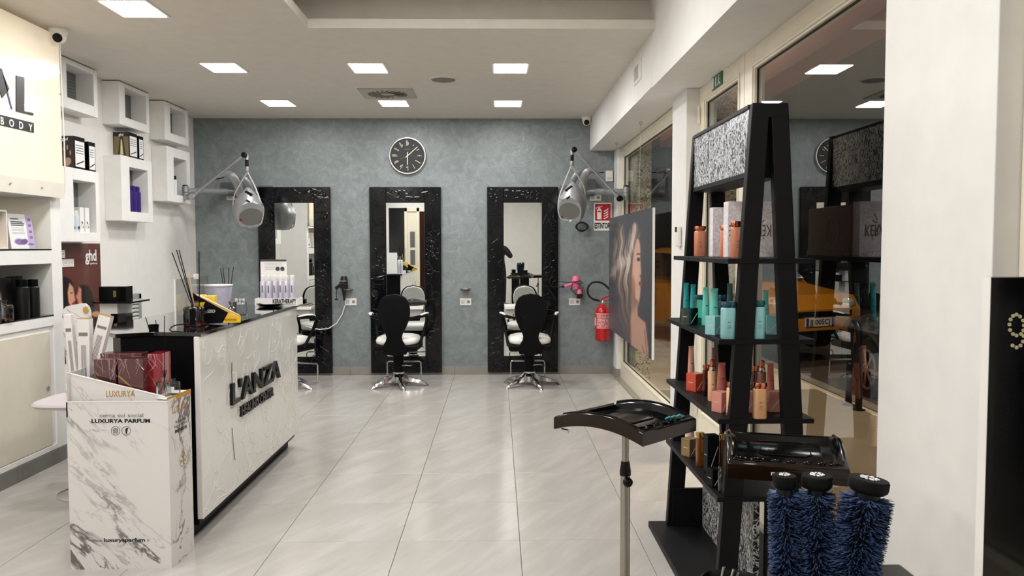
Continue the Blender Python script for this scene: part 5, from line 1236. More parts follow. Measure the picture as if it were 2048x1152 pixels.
Lp = dict(joint_top=(370.5, 371), joint_bot=(372, 399), pivot=(384, 393), elbow=(488.6, 310), grip_top=(493.5, 320), grip_bot=(494, 333), collar=(495, 344),
          yl=[(480, 368), (467, 392), (465.5, 420), (472, 446), (480, 450), (490, 450)], yr=[(510, 373), (521, 402), (527, 424), (524, 444), (520, 450), (508, 451)], nub=(497.5, 455), centre=(497, 419), rx=.157, rz=.232, lim=.11, oz=-.04, seam=.035,
          marks=dict(control_panel=(503, 388, .085, .028, -.85), vent_slot=(505, 404, .045, .014, -.5), red_switch=(491, 443, .028, .024, .3)), wall_end=(453, 383),
          arcs=[([(436, 353, 8.6), (452, 346, 8.6), (466, 352, 8.6), (476, 370, 8.65), (481, 395, 8.75), (480, 420, 8.85)], .042), ([(456, 346, 8.9), (478, 350, 8.9), (494, 362, 8.9), (503, 385, 8.95), (504, 410, 9.0)], .035)],
          tip0=(430, 359), tip1=(448, 355), box=(442, 365, 492, 392))
hood(-1, 8.5, Lp, 'silver hood dryer on a jointed arm at the left mirror', 'arched silver hair processor on the wall behind the left hood')
Rp = dict(joint_top=(1252.5, 372), joint_bot=(1252, 400), pivot=(1239, 397), elbow=(1148.4, 299.5), grip_top=(1144.5, 310), grip_bot=(1144, 322), collar=(1143, 331.5),
          yl=[(1130, 362), (1118, 393), (1115.5, 420), (1121, 438), (1130, 440.5), (1138, 441)], yr=[(1156, 352), (1169, 374), (1171.5, 400), (1168, 434), (1160, 439.5), (1150, 441)], nub=(1143.5, 444), centre=(1145, 408), rx=.146, rz=.229, lim=.103, oz=-.035, seam=.03,
          marks=dict(control_panel=(1136, 378, .085, .028, .85), vent_slot=(1134, 397, .045, .014, .6), red_switch=(1123, 434, .024, .02, .3)), wall_end=(1193, 383),
          arcs=[([(1199, 343, 8.6), (1184, 338, 8.6), (1172, 345, 8.6), (1166, 362, 8.7), (1163, 385, 8.75), (1164, 400, 8.85)], .042), ([(1180, 337, 8.9), (1160, 342, 8.9), (1147, 356, 8.9), (1142, 378, 8.95)], .035)],
          tip0=(1208, 345), tip1=(1186, 346), box=(1165, 358, 1192, 392))
hood(1, 8.35, Rp, 'silver hood dryer on a jointed arm by the right mirror and window', 'arched silver hair processor on the wall behind the right hood')
# ============================================================ portrait hanging before the window
XP = 1.23
po = thing('portrait_poster', 'large dark portrait of a blonde woman in profile hanging before the far window', 'poster', (XP, 7.6, .56))
pz0, pz1, py0, py1 = .56, 1.772, 6.37, 8.85
MB().box(XP, XP+.018, py0, py1, pz0, pz1).build('board', PAPER, po)
def portrait(a, b, P):
    u, v = proj(P); C = np.tile(np.array([66., 67., 74.]), (len(a), 1))
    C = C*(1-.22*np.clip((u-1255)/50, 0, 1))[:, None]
    n = np.sin(u*1.9+np.sin(v*.05)*3)*.5+np.sin(u*4.3+v*.08)*.3
    hair = [(1240, 447), (1246, 450), (1250, 470), (1252, 500), (1254, 512), (1258, 480), (1264, 452), (1270, 445), (1276, 455), (1279, 470), (1274, 480), (1268, 500), (1265, 520), (1263, 555), (1266, 590), (1264, 640), (1262, 690), (1250, 672), (1243, 640), (1236, 590), (1229, 560), (1222, 550), (1219, 540), (1227, 530), (1224, 505), (1228, 480), (1233, 460)]
    m_ = poly_mask(u, v, hair, 5)
    vv = [440, 480, 505, 540, 580, 640, 700]; lf = np.interp(v, vv, [1238, 1228, 1223, 1219, 1229, 1240, 1250]); rt_ = np.interp(v, vv, [1274, 1266, 1262, 1262, 1264, 1265, 1264])
    t_ = (u-lf)/(rt_-lf); wig = t_*9+.9*np.sin(v*.045)+.5*np.sin(v*.11+t_*4)
    pat = .5+.28*np.sin(wig*2.1)+.18*np.sin(wig*5.3+1)+.12*np.sin(wig*11.7+v*.02)
    env = .25+.75*np.exp(-((v-510)/75.)**2)*(.55+.45*np.exp(-((t_-.75)/.25)**2))
    k_ = np.clip(pat*env*1.25, 0, 1)[:, None]; H = np.array([66., 54., 50.])*(1-k_)+np.array([214., 194., 178.])*k_
    C = C*(1-m_[:, None]*.95)+H*m_[:, None]*.95
    sw = poly_mask(u, v, [(1232, 520), (1241, 512), (1250, 514), (1255, 520), (1254, 530), (1244, 534), (1236, 540), (1226, 552), (1219, 552), (1228, 540)], 4)*.6; C = over(C, sw, (205, 188, 176))
    C = over(C, poly_mask(u, v, [(1268, 446), (1272, 450), (1268, 480), (1262, 512), (1257, 545), (1254, 545), (1256, 515), (1262, 475)], 3)*.7, (218, 200, 186))
    neck = [(1264, 560), (1270, 590), (1279, 600), (1275, 615), (1276, 632), (1284, 640), (1291, 645), (1293, 665), (1297, 700), (1296, 716), (1280, 706), (1262, 692), (1261, 640), (1264, 600)]
    C = over(C, poly_mask(u, v, neck, 2), (176, 136, 118)); C = over(C, poly_mask(u, v, [(1264, 560), (1279, 601), (1272, 612), (1264, 625)], 4)*.6, (112, 78, 66))
    face = [(1273, 478), (1277, 478), (1280, 487), (1281, 503), (1280.5, 514), (1281.5, 530), (1282.5, 548), (1281, 554), (1281.5, 562), (1282.5, 568), (1281, 574), (1281, 580), (1280, 594), (1277, 603), (1271, 596), (1266, 578), (1264, 555), (1265, 525), (1268, 500)]
    C = over(C, poly_mask(u, v, face, 1.6), (196, 154, 134)); C = over(C, ell_mask(u, v, 1267, 575, 4, 22, .6)*.6, (136, 98, 84)); C = over(C, ell_mask(u, v, 1272, 548, 4, 16, .8)*.5, (214, 172, 150))
    C = over(C, ell_mask(u, v, 1277, 519, 3.2, 4, .4), (64, 48, 44)); C = over(C, ell_mask(u, v, 1276.5, 508, 3.8, 1.8, .5), (86, 62, 52)); C = over(C, ell_mask(u, v, 1280, 567, 2.6, 5, .4), (134, 58, 58)); C = over(C, ell_mask(u, v, 1280.5, 551, 1.4, 2, .5), (120, 76, 66))
    for (x1, y1, x2, y2) in ((1289, 660, 1294, 716), (1284, 690, 1290, 712)):
        L2 = (x2-x1)**2+(y2-y1)**2; tt = np.clip(((u-x1)*(x2-x1)+(v-y1)*(y2-y1))/L2, 0, 1); d = np.hypot(u-x1-tt*(x2-x1), v-y1-tt*(y2-y1)); C = over(C, np.clip(1.2-d/1.4, 0, 1)*.6, (96, 62, 50))
    return C
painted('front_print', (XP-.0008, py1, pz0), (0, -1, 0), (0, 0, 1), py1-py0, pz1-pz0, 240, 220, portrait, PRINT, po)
def backside(a, b, P):
    Q = np.array(P); Q[:, 0] = 2*1.39-Q[:, 0]; u, v = proj(Q); C = np.tile(np.array([56., 56., 60.]), (len(a), 1))
    C = over(C, poly_mask(u, v, [(1308, 500), (1320, 485), (1332, 495), (1334, 520), (1330, 530), (1316, 520), (1308, 560)], 3), (48, 38, 34))
    C = over(C, poly_mask(u, v, [(1312, 505), (1322, 503), (1328, 520), (1328, 560), (1322, 590), (1318, 600), (1314, 592), (1312, 575), (1309, 565), (1311, 550), (1309, 530)], 2), (196, 150, 124))
    C = over(C, poly_mask(u, v, [(1318, 585), (1328, 560), (1331, 520), (1334, 520), (1334, 565), (1340, 600), (1342, 690), (1310, 690), (1306, 620), (1314, 605)], 2), (172, 126, 100))
    C = over(C, ell_mask(u, v, 1315, 533, 3, 3, .4), (60, 44, 38)); C = over(C, ell_mask(u, v, 1315, 524, 3.5, 1.6, .4), (80, 58, 48)); C = over(C, ell_mask(u, v, 1314, 578, 2.5, 4, .4), (130, 66, 60))
    C = over(C, poly_mask(u, v, [(1326, 580), (1329, 575), (1336, 640), (1336, 690), (1332, 690)], 2)*.6, (120, 80, 60))
    return C
painted('back_print', (XP+.0188, py1, pz0), (0, -1, 0), (0, 0, 1), py1-py0, pz1-pz0, 240, 160, backside, PRINT, po)
MB().box(XP-.001, XP+.019, py0-.003, py0, pz0, pz1).build('white_edge', mat('edge_white', (245, 245, 242), .5), po)
for y in (7.04, 8.46):
    MB().tube([(XP+.009, y, pz1), (XP+.02, y, 2.545)], .0015, 5).build('wire', mat('clear_wire', (176, 176, 172), .3), po)
    MB().tube([(XP+.02+cos(a)*.012, y, 2.537+sin(a)*.012) for a in [i*2*pi/16 for i in range(16)]], .0022, 6, closed=True).build('hook', STEEL, po)
# ============================================================ black A-frame shelf rack
RN, RF = 3.13, 4.10           # near and far ends
RCX = 1.06
rk = thing('display_rack', 'tall black A-frame display rack with silver handwriting header and four shelves', 'rack', (RCX, (RN+RF)/2, 0))
def leg(y, s):
    # s=-1 left, +1 right; legs splay outward
    xt0, xt1 = RCX+s*.070, RCX+s*.004; xb0, xb1 = RCX+s*.192, RCX+s*.112
    return MB().prism([(xt0, y, 2.02), (xt1, y, 2.02), (xt1+s*.001, y, 1.965), (xb1, y, .03), (xb0, y, .03)], (0, .045, 0))
for y in (RN, RF-.045):
    for s in (-1, 1): leg(y, s).build('leg', DBLK, rk, bev=.003)
    MB().box(RCX-.07, RCX+.07, y-.001, y+.046, 1.965, 2.02).build('top_block', DBLK, rk, bev=.003)
hd = MB().box(RCX-.066, RCX+.066, RN+.045, RF-.045, 1.735, 2.018).build('header_box', DBLK, rk, bev=.002)
MB().box(RCX-.069, RCX-.066, RN+.045, RF-.045, 1.76, 2.003).build('header_print', SCRIPT1, hd)
MB().box(RCX+.066, RCX+.069, RN+.045, RF-.045, 1.76, 2.003).build('header_print', SCRIPT1, hd)
MB().box(RCX-.075, RCX-.066, RN+.04, RF-.04, 1.738, 1.758).box(RCX-.075, RCX-.066, RN+.04, RF-.04, 2.004, 2.02).build('header_rail', DBLK, hd, bev=.001)
SZ = [1.417, 1.10, .785, .472]
SX = [(.90, 1.245), (.868, 1.25), (.868, 1.25), (.868, 1.25)]
shelf_tops = []
for k, z in enumerate(SZ):
    MB().box(SX[k][0], SX[k][1], RN-.005, RF, z-.02, z).build('shelf', DBLK, rk, bev=.002)
MB().box(.785, 1.325, RN-.12, RF+.03, 0, .03).build('base_plate', DBLK, rk, bev=.003)
MB().box(RCX-.012, RCX+.012, RN+.1, RF-.05, .03, .45).build('centre_board', SCRIPT2, rk)
MB().box(RCX-.165, RCX+.16, RF-.052, RF-.03, .03, .225).build('end_board', DBLK, rk, bev=.002)
MB().box(RCX+.03, RCX+.05, RN+.02, RN+.1, .03, .45).build('post', DBLK, rk, bev=.002)
# ---- products: measured foot (u, v) on their shelf
def at(u, v, z): return bz(u, v, z)
def pm(n, c, r=.3, me=0., coat=.1): return mat(n, c, r, metal=me, coat=coat)
C_COP = pm('coral_copper', (206, 132, 100), .3); C_TEAL = pm('teal_tube', (40, 150, 150), .3); C_AQUA = pm('aqua_bottle', (134, 186, 186), .3); C_AQUAL = pm('aqua_tube', (110, 205, 190), .3)
C_TCAP = pm('petrol_cap', (18, 70, 84), .15); C_PINK = pm('pink_tube', (226, 164, 150), .35); C_COR = pm('coral_tube', (222, 128, 108), .35); C_PEACH = pm('peach_bottle', (222, 170, 134), .3); C_TAN = pm('tan_bottle', (196, 148, 108), .3)
C_REDB = pm('brick_box', (186, 72, 52), .3); C_ROSEB = pm('rose_box', (198, 132, 120), .35); C_GREYT = pm('greyteal_tube', (78, 118, 120), .3); C_BRN = pm('brown_tube', (150, 100, 82), .3); C_GOLDB = pm('gold_box', (150, 124, 84), .3, .5); C_AMB = pm('amber_bottle', (110, 62, 18), .12, 0., .8); C_PALE = pm('pale_rose', (226, 196, 186), .35)
def marks(t, r, h, z0=.45, n=3):
    q = MB(); q.box(-r*.35, r*.15, -r-.0008, -r+.002, h*z0, h*(z0+.012))
    for k in range(n): q.box(-r*.35, r*.25, -r-.0006, -r+.002, h*(z0-.1-.035*k), h*(z0-.094-.035*k))
    q.build('print', mat('product_print', (50, 48, 48), .4), t, local=True)
def bottle(label, p, w, h, m, capm, rot=0., cap=.16, squash=.75, group=None, glass=False):
    t = thing('bottle', label, 'bottle', p, rot, group); r = w/2; hb = h*(1-cap)
    MB().lathe([(r*.93, 0), (r, .004), (r, hb-.006), (r*.86, hb-.001), (r*.6, hb)], (0, 0, 0), n=28, sy=squash, sq=.25).build('body', m, t, local=True, smooth=True)
    MB().lathe([(r*.78, hb), (r*.80, hb+.002), (r*.80, hb+h*cap*.25), (r*.98, hb+h*cap*.3), (r*.98, h-.004), (r*.9, h), (0, h)], (0, 0, 0), n=28, sy=squash, sq=.25).build('cap', capm, t, local=True, smooth=True)
    if not glass: marks(t, r*squash, h)
    return t
def tube_(label, p, w, h, m, rot=0., group=None):
    """stand-up tube: round foot, narrowing to a flat crimped top"""
    t = thing('cream_tube', label, 'tube', p, rot, group); r = w/2; n = 24; vs = []; L_ = [(0, 1, 1), (.02, 1.02, 1.02), (.1, 1.03, 1.0), (.4, .95, .75), (.7, .82, .42), (.92, .72, .12), (1, .70, .06)]
    for z, a, b in L_: vs += [(cos(2*pi*i/n)*r*a, sin(2*pi*i/n)*r*b, z*h) for i in range(n)]
    fs = [(j*n+i, j*n+(i+1) % n, (j+1)*n+(i+1) % n, (j+1)*n+i) for j in range(len(L_)-1) for i in range(n)]+[tuple(range(n))[::-1], tuple((len(L_)-1)*n+i for i in range(n))]
    MB().add(vs, fs).build('body', m, t, local=True, smooth=True)
    MB().box(-r*.25, r*.35, -r*.80, -r*.75, h*.52, h*.535).build('print', mat('product_print', (50, 48, 48), .4), t, local=True)
    MB().box(-r*.72, r*.72, -.0025, .0025, h*.93, h*1.0).build('crimp', m, t, local=True)
    return t
def pbox(label, p, w, d, h, m, rot, group=None):
    t = thing('product_box', label, 'box', p, rot, group)
    MB().box(-w/2, w/2, -d/2, d/2, 0, h).build('box', m, t, local=True, bev=.0015)
    q = MB(); q.obox((w*.05, -d/2-.0004, h*.42), (w*.36, 0, h*.30), (0, .0003, 0), (-.0008, 0, .0012)).obox((-w/2-.0004, 0, h*.5), (.0003, 0, 0), (0, d*.25, 0), (0, 0, .001)).build('print', mat('box_line', (222, 200, 190), .4), t, local=True)
    return t
def spray(label, p, w, h, m, capm, group=None):
    t = thing('spray_bottle', label, 'bottle', p, 0, group); r = w/2
    MB().lathe([(r*.95, 0), (r, .004), (r, h*.70), (r*.9, h*.72), (r*.6, h*.73)], (0, 0, 0), n=28).build('body', m, t, local=True, smooth=True)
    MB().lathe([(r*.75, h*.73), (r*.78, h*.735), (r*.78, h*.82), (r*.5, h*.83)], (0, 0, 0), n=24).build('collar', CHROME, t, local=True, smooth=True)
    MB().lathe([(r*.55, h*.83), (r*.6, h*.84), (r*.55, h*.985), (0, h)], (0, 0, 0), n=24).cyl((0, 0, h*.93), (0, -r*.8, h*.93), r*.16, n=10).build('pump', capm, t, local=True, smooth=True)
    marks(t, r, h, .4); return t
# shelf 1 (too near eye level for its depth to show)
z = SZ[0]
def s1(u, y): p = by(u, 500, y); return (p.x, y, z)
bottle('copper-capped coral bottle at the far end of the top shelf', s1(1400, 3.95), .056, .148, C_COP, COPPER)
bottle('slim copper-capped coral bottle, middle of the top shelf', s1(1446.5, 3.62), .038, .142, C_COP, COPPER, rot=1.2)
bottle('copper-capped coral bottle on the top shelf, nearest the front leg', s1(1474, 3.42), .054, .155, C_COP, COPPER)
t = pbox('small pale box with grey handwriting on the top rack shelf', s1(1435, 3.78), .063, .06, .23, SCRIPTP, 0)
t = thing('gift_box', 'large pale pink box with letters K and E behind the front leg of the rack', 'box', s1(1504, 3.52))
MB().box(-.108, .108, 0, .07, 0, .245).build('box', SCRIPTP, t, local=True, bev=.002)
MB().text('KÉRASTASE', (.085, -.0012, .142), (-1, 0, 0), (0, 0, -1), .072, .0006, align='LEFT', fit=.185).build('lettering', mat('rose_print', (110, 84, 84), .4), t, local=True)
q = MB().tube([(.028, -.001, .150), (.040, -.001, .155), (.052, -.001, .162)], .0016, 5).tube([(.030, -.001, .160), (.038, -.001, .180), (.044, -.001, .192)], .0016, 5); q.build('emblem', MATS['rose_print'], t, local=True)
t = thing('gift_box', 'brown gift box with a ring emblem on the window side of the top rack shelf', 'box', (1.222, 3.83, z))
MB().box(-.018, .018, -.24, .24, 0, .235).build('box', mat('dim_gift', (120, 92, 78), .4), t, local=True, bev=.002)  # brown puts dim warm light into the colour of a pale box
MB().tube([(.0186, -.05+cos(a)*.07, .12+sin(a)*.07) for a in [i*2*pi/28 for i in range(28)]], .0025, 5, closed=True).build('ring_emblem', mat('tan_emblem', (176, 146, 122), .4), t, local=True)
# shelf 2: teal and aqua
z = SZ[1]
def W_(px, p): return px*p[1]/FPX
def P2(u, v, zz): 
    p = at(u, v, zz); return (p.x, p.y, zz)
def place(fn, label, u, v, zz, wpx, hpx, *a, **k):
    p = P2(u, v, zz); return fn(label, p, wpx*p[1]/FPX, hpx*p[1]/FPX, *a, **k)
place(tube_, 'dark teal tube at the far left corner of the second shelf', 1372, 639, z, 13, 74, C_TEAL)
place(tube_, 'dark teal tube second from the far end of the second shelf', 1386, 641, z, 14, 73, C_TEAL)
place(bottle, 'clear teal bottle with petrol cap behind the teal cube', 1398, 648, z, 18, 59, TEALG, C_TCAP, glass=True)
p = P2(1379, 650, z); pbox('translucent teal cube box on the second shelf', p, .055, .055, .08, TEALG, .5)
place(tube_, 'light aqua tube standing in the middle of the second shelf', 1411, 650, z, 15, 76, C_AQUAL)
place(tube_, 'bright aqua tube behind the pale aqua box', 1428, 655, z, 20, 79, C_AQUAL)
place(bottle, 'clear teal bottle with petrol cap behind the aqua tube', 1444, 651, z, 15, 62, TEALG, C_TCAP, glass=True)
place(tube_, 'grey-teal tube with pointed top behind the front rack leg', 1459, 646, z, 14, 80, C_GREYT)
p = P2(1428, 669, z); pbox('pale aqua box in front on the second shelf', p, .052, .052, .078, C_AQUA, .6)
place(bottle, 'large aqua bottle with petrol cap left of the front rack leg', 1456, 677, z, 29, 75, C_AQUA, C_TCAP, squash=.8)
place(bottle, 'aqua bottle with petrol cap seen between the two front legs', 1517, 677, z, 24, 77, C_AQUA, C_TCAP, squash=.8)
place(tube_, 'green-aqua tube seen between the front legs of the rack', 1530, 663, z, 15, 84, C_AQUAL)
p = P2(1546, 668, z); pbox('pale teal box beside the aqua bottle between the front legs', p, .055, .06, .078, C_AQUA, -.3)
# shelf 3: coral, peach and copper
z = SZ[2]
place(tube_, 'pale pink tube at the far left corner of the third shelf', 1382, 763, z, 14, 72, C_PINK)
p = P2(1391, 781, z); pbox('brick red box at the far end of the third shelf', p, .062, .062, .083, C_REDB, .55)
place(bottle, 'clear dark red bottle with copper cap on the third shelf', 1412, 791, z, 14, 63, COPG, COPPER, glass=True)
place(tube_, 'brown pointed tube standing behind the peach spray', 1427, 772, z, 11, 78, C_BRN)
place(spray, 'peach spray bottle with copper pump, left half of the third shelf', 1424, 801, z, 17, 84, C_PEACH, COPPER)
place(tube_, 'coral tube behind the rose box on the third shelf', 1443, 790, z, 20, 66, C_COR)
p = P2(1441, 823, z); pbox('rose box in front on the third shelf', p, .052, .052, .084, C_ROSEB, .6)
place(bottle, 'peach bottle with copper cap half hidden by the front leg', 1465, 833, z, 24, 71, C_PEACH, COPPER)
place(bottle, 'clear dark red bottle with copper cap between the front legs', 1510, 795, z, 15, 65, COPG, COPPER, glass=True)
place(spray, 'brown spray bottle with copper pump between the front legs', 1523, 806, z, 17, 88, C_BRN, COPPER)
place(tube_, 'coral tube seen between the front legs of the rack', 1540, 797, z, 17, 72, C_COR)
p = P2(1499, 823, z); pbox('rose box just right of the left front leg', p, .05, .05, .084, C_ROSEB, 0)
place(bottle, 'large tan bottle with copper cap between the front legs', 1519, 836, z, 27, 73, C_TAN, COPPER, squash=.85)
p = P2(1548, 822, z); pbox('copper-rose box right of the large tan bottle', p, .052, .05, .084, C_ROSEB, -.1)
# shelf 4: amber, gold and black
z = SZ[3]
place(tube_, 'pale rose tube behind the gold box on the lowest shelf', 1379, 893, z, 19, 62, C_PALE)
p = P2(1380, 911, z); pbox('gold box at the far end of the lowest shelf', p, .062, .055, .085, C_GOLDB, .55)
place(bottle, 'amber bottle with gold cap left of the tall black box', 1400, 931, z, 17, 68, C_AMB, GOLD)
p = P2(1422, 948, z); pbox('tall black box on the lowest shelf', p, .052, .045, .175, BLK, .15)
place(bottle, 'amber bottle with gold cap right of the tall black box', 1446, 945, z, 18, 80, C_AMB, GOLD)
p = P2(1428, 972, z); pbox('short black box in front of the tall one', p, .045, .05, .075, BLK, .3)
place(bottle, 'clear glass bottle at the front of the lowest shelf', 1447, 985, z, 22, 55, CLEAR, CLEAR, glass=True)

# alarm keypad on the pillar
t = thing('alarm_keypad', 'rounded white alarm keypad on the white pillar behind the rack', 'keypad', (1.305, 5.72, 1.46))
MB().obox((1.288, 5.72, 1.535), (.016, 0, 0), (0, .045, 0), (0, 0, .075)).build('body', PLW, t, bev=.014)
MB().obox((1.272, 5.72, 1.585), (.002, 0, 0), (0, .030, 0), (0, 0, .018)).build('display', PLB, t, bev=.001)

# ============================================================ trolleys with tinted trays
SMOKE = mat('smoked_acrylic', (26, 14, 6), .10, spec=.45); SMOKEF = mat('tray_black', (6, 6, 7), .12, spec=.45)
def tray_trolley(name, label, centre, rot, L=.37, Wd=.345, z=.905, text=None):
    """x runs along the arched length, y across; the two long edges arch upwards"""
    t = thing(name, label, 'trolley', (centre[0], centre[1], 0), rot)
    nx = 24; arch = .032
    def hz(x): return z+arch*(1-(2*x/L)**2)-.0
    def halfw(x): return Wd/2*(1-.06*(x/L+.5))
    rimh = .042; lipw = .028
    # outer skirt with thickness
    def ring(off, zoff):
        pts = []
        xs_ = [-L/2+off+(L-2*off)*i/nx for i in range(nx+1)]
        for x in xs_: pts.append((x, -halfw(x)+off, hz(x)+zoff))
        for x in xs_[::-1]: pts.append((x, halfw(x)-off, hz(x)+zoff))
        return pts
    def band(name_, rings, m, par=t, close=False):
        vs = []; n = len(rings[0])
        for r in rings: vs += r
        fs = [(j*n+i, j*n+(i+1) % n, (j+1)*n+(i+1) % n, (j+1)*n+i) for j in range(len(rings)-1) for i in range(n)]
        return MB().add(vs, fs).build(name_, m, par, local=True, smooth=True, ang=40)
    band('skirt', [ring(.004, -rimh-.002), ring(0, -rimh), ring(0, -.003), ring(.003, 0), ring(.008, .001)], SMOKE)
    band('rim', [ring(.006, .001), ring(.012, .0015), ring(.018, -.003), ring(lipw, -.006), ring(lipw+.004, -.024), ring(lipw+.03, -.027)], SMOKEF)
    # floor of the tray
    nyy = 8; vs = []; off = lipw+.028
    for i in range(nx+1):
        x = -L/2+off+(L-2*off)*i/nx
        for j in range(nyy+1):
            y = (-halfw(x)+off)+(2*(halfw(x)-off))*j/nyy; vs.append((x, y, hz(x)-.027))
    MB().add(vs, [(i*(nyy+1)+j, (i+1)*(nyy+1)+j, (i+1)*(nyy+1)+j+1, i*(nyy+1)+j+1) for i in range(nx) for j in range(nyy)]).build('tray_floor', SMOKEF, t, local=True, smooth=True)
    q = MB()
    for i in range(nx):
        x0 = -L/2+.004+(L-.008)*i/nx; x1 = -L/2+.004+(L-.008)*(i+1)/nx
        q.add([(x0, -halfw(x0)+.004, hz(x0)-rimh), (x1, -halfw(x1)+.004, hz(x1)-rimh), (x1, halfw(x1)-.004, hz(x1)-rimh), (x0, halfw(x0)-.004, hz(x0)-rimh)], [(3, 2, 1, 0)])
    q.build('underside', SMOKEF, t, local=True)
    xe = L/2-.018
    for k, y in enumerate((-.12, -.075, -.03, .01, .05, .085, .115)):
        rr = .017 if k < 2 else .010
        MB().tube([(xe-.008+cos(a)*rr*.8, y+sin(a)*rr, hz(xe)-.001+.002) for a in [i*2*pi/20 for i in range(20)]], .0022, 6, closed=True).lathe([(rr*.8, 0), (0, 0)], (xe-.008, y, hz(xe)+.0008), n=18).build('tool_hole', GLOSSBLK, t, local=True, smooth=True)
    inner = [(x, y, hz(x)-.0255) for x, y in ((-.09, -.07), (.06, -.07), (.075, -.055), (.075, .055), (.06, .07), (-.09, .07), (-.105, .055), (-.105, -.055))]
    MB().tube(inner, .0022, 6, closed=True).build('well_ridge', SMOKEF, t, local=True)
    for s in (-1, 1):
        MB().tube([(x, s*(halfw(x)-.013), hz(x)+.002) for x in [-L/2+.03+(L-.06)*i/12 for i in range(13)]], .004, 8, flat=(0, 1, 0)).build('side_ridge', SMOKEF, t, local=True, smooth=True)
    MB().cyl((-L/2+.01, -halfw(-L/2)+.03, z-.048), (-L/2+.04, -halfw(-L/2)+.03, z-.048), .006, n=10).build('peg', CHROME, t, local=True)
    if text:
        MB().text(text, (L/2+.0006, -.02, hz(L/2)-.026), (0, 1, 0), (0, 0, 1), .017, .0006, bold=.0003).build('lettering', WLETTER, t, local=True)
    # telescopic pole and five-wheel base
    MB().cyl((0, 0, .72), (0, 0, z-.01), .0115, n=20).build('upper_pole', STEEL, t, local=True, smooth=True)
    MB().cyl((0, 0, .08), (0, 0, .705), .0165, n=24).build('lower_pole', STEEL, t, local=True, smooth=True)
    MB().lathe([(.019, .69), (.019, .705), (.016, .725), (.014, .738), (.0115, .738)], (0, 0, 0), n=24).build('collar', PLB, t, local=True, smooth=True)
    kd = Vector((.015, -.012, .675))
    MB().cyl((0, 0, .685), kd, .005, n=10).lathe([(.010, 0), (.0165, .006), (.0165, .016), (.012, .022), (0, .023)], kd, ax=(.75, -.5, -.1), n=20).build('knob', PLB, t, local=True, smooth=True)
    MB().box(-.06, .06, -.06, .06, z+arch-rimh-.016, z+arch-rimh).build('mount_plate', PLB, t, local=True, bev=.003)
    for k in range(5):
        a = 2*pi*k/5; d = Vector((cos(a), sin(a), 0))
        l_ = MB().tube([d*.01+Vector((0, 0, .10)), d*.12+Vector((0, 0, .09)), d*.23+Vector((0, 0, .06))], [.02, .016, .012], 10).build('base_leg', PLB, t, local=True, smooth=True)
        MB().cyl(d*.23+Vector((-.008, 0, .025)), d*.23+Vector((.008, 0, .025)), .025, n=16).build('caster', RUB, l_, local=True)
    return t
tray_trolley('tool_trolley', 'curved black tray trolley on a steel pole, left of the rack', (.432, 2.69), -.80, L=.36, Wd=.325, z=.888)
t = tray_trolley('tool_trolley', 'curved black tray trolley with white lettering in front of the rack', (.812, 2.25), -1.85, L=.37, Wd=.325, z=.888, text='matrix')
# teal clips lying in the holes of the first tray
for k in range(3):
    p = by(1338+10*k, 838-2*k, 2.62); o = MB().tube([p+Vector((-.012, 0, 0)), p+Vector((0, -.004, .008)), p+Vector((.014, .004, .002))], .0035, 6).build('hair_clip', mat('teal_clip', (70, 150, 150), .2)); tag(o, 'small teal hair clip in the left tray, '+['leftmost of three', 'middle of three', 'rightmost of three'][k], 'hair clip', 'teal hair clips in the tray')
# ---- brush trolley in the foreground
bt = thing('brush_trolley', 'black trolley in the foreground carrying the blue brushes', 'trolley', (.50, 1.22, 0))
MB().box(.30, .67, 1.02, 1.30, .12, .885).build('cabinet', PLB, bt, bev=.01)
MB().box(.28, .69, 1.0, 1.325, .885, .905).build('top', PLB, bt, bev=.006)
for k in range(4):
    MB().box(.305, .665, 1.302, 1.31, .16+.175*k, .32+.175*k).build('drawer', BLK, bt, bev=.004)
for x in (.34, .63):
    for y in (1.07, 1.25): MB().cyl((x-.012, y, .055), (x+.012, y, .055), .055, n=18).build('caster', RUB, bt)
for x in (.27, .70): MB().box(x-.13 if x < .5 else x, x if x < .5 else x+.10, 1.10, 1.30, .80, .815).build('side_shelf', PLB, bt, bev=.003)
bw = thing('tool_cup', 'round black cup with silver hair clips at the bottom of the photo', 'cup', (.345, 1.15, .905))
MB().lathe([(.040, 0), (.043, .004), (.048, .062), (.050, .068), (.047, .070), (.043, .062), (.038, .006), (0, .006)], (.345, 1.15, .905), n=40).build('cup', PLB, bw, smooth=True)
for k, (u0, v0, u1, v1) in enumerate(((1432, 1215, 1448, 1134), (1448, 1210, 1468, 1138), (1452, 1215, 1478, 1144), (1500, 1215, 1516, 1146))):
    o = MB().cyl(by(u0, v0, 1.14), by(u1, v1, 1.14), .0022 if k < 3 else .001, n=8).build('hair_clip', CHROME if k < 3 else STEEL, smooth=True); tag(o, ['long silver clip leaning in the black cup, leftmost', 'silver clip in the black cup, second from left', 'silver clip in the black cup, third from left', 'thin steel pin at the right of the black cup'][k], 'hair clip', 'silver clips in the cup')
rk2 = thing('brush_holder', 'black tray holding the three blue round brushes', 'holder', (.52, 1.2, .905))
MB().box(.425, .64, 1.155, 1.245, .905, .962).build('body', PLB, rk2, bev=.006)
BR1 = mat('bristle_blue', (72, 94, 134), .4); BR2 = mat('bristle_dark', (16, 22, 44), .4)
BARREL = mat('brush_barrel', (26, 28, 34), .3, metal=.5)
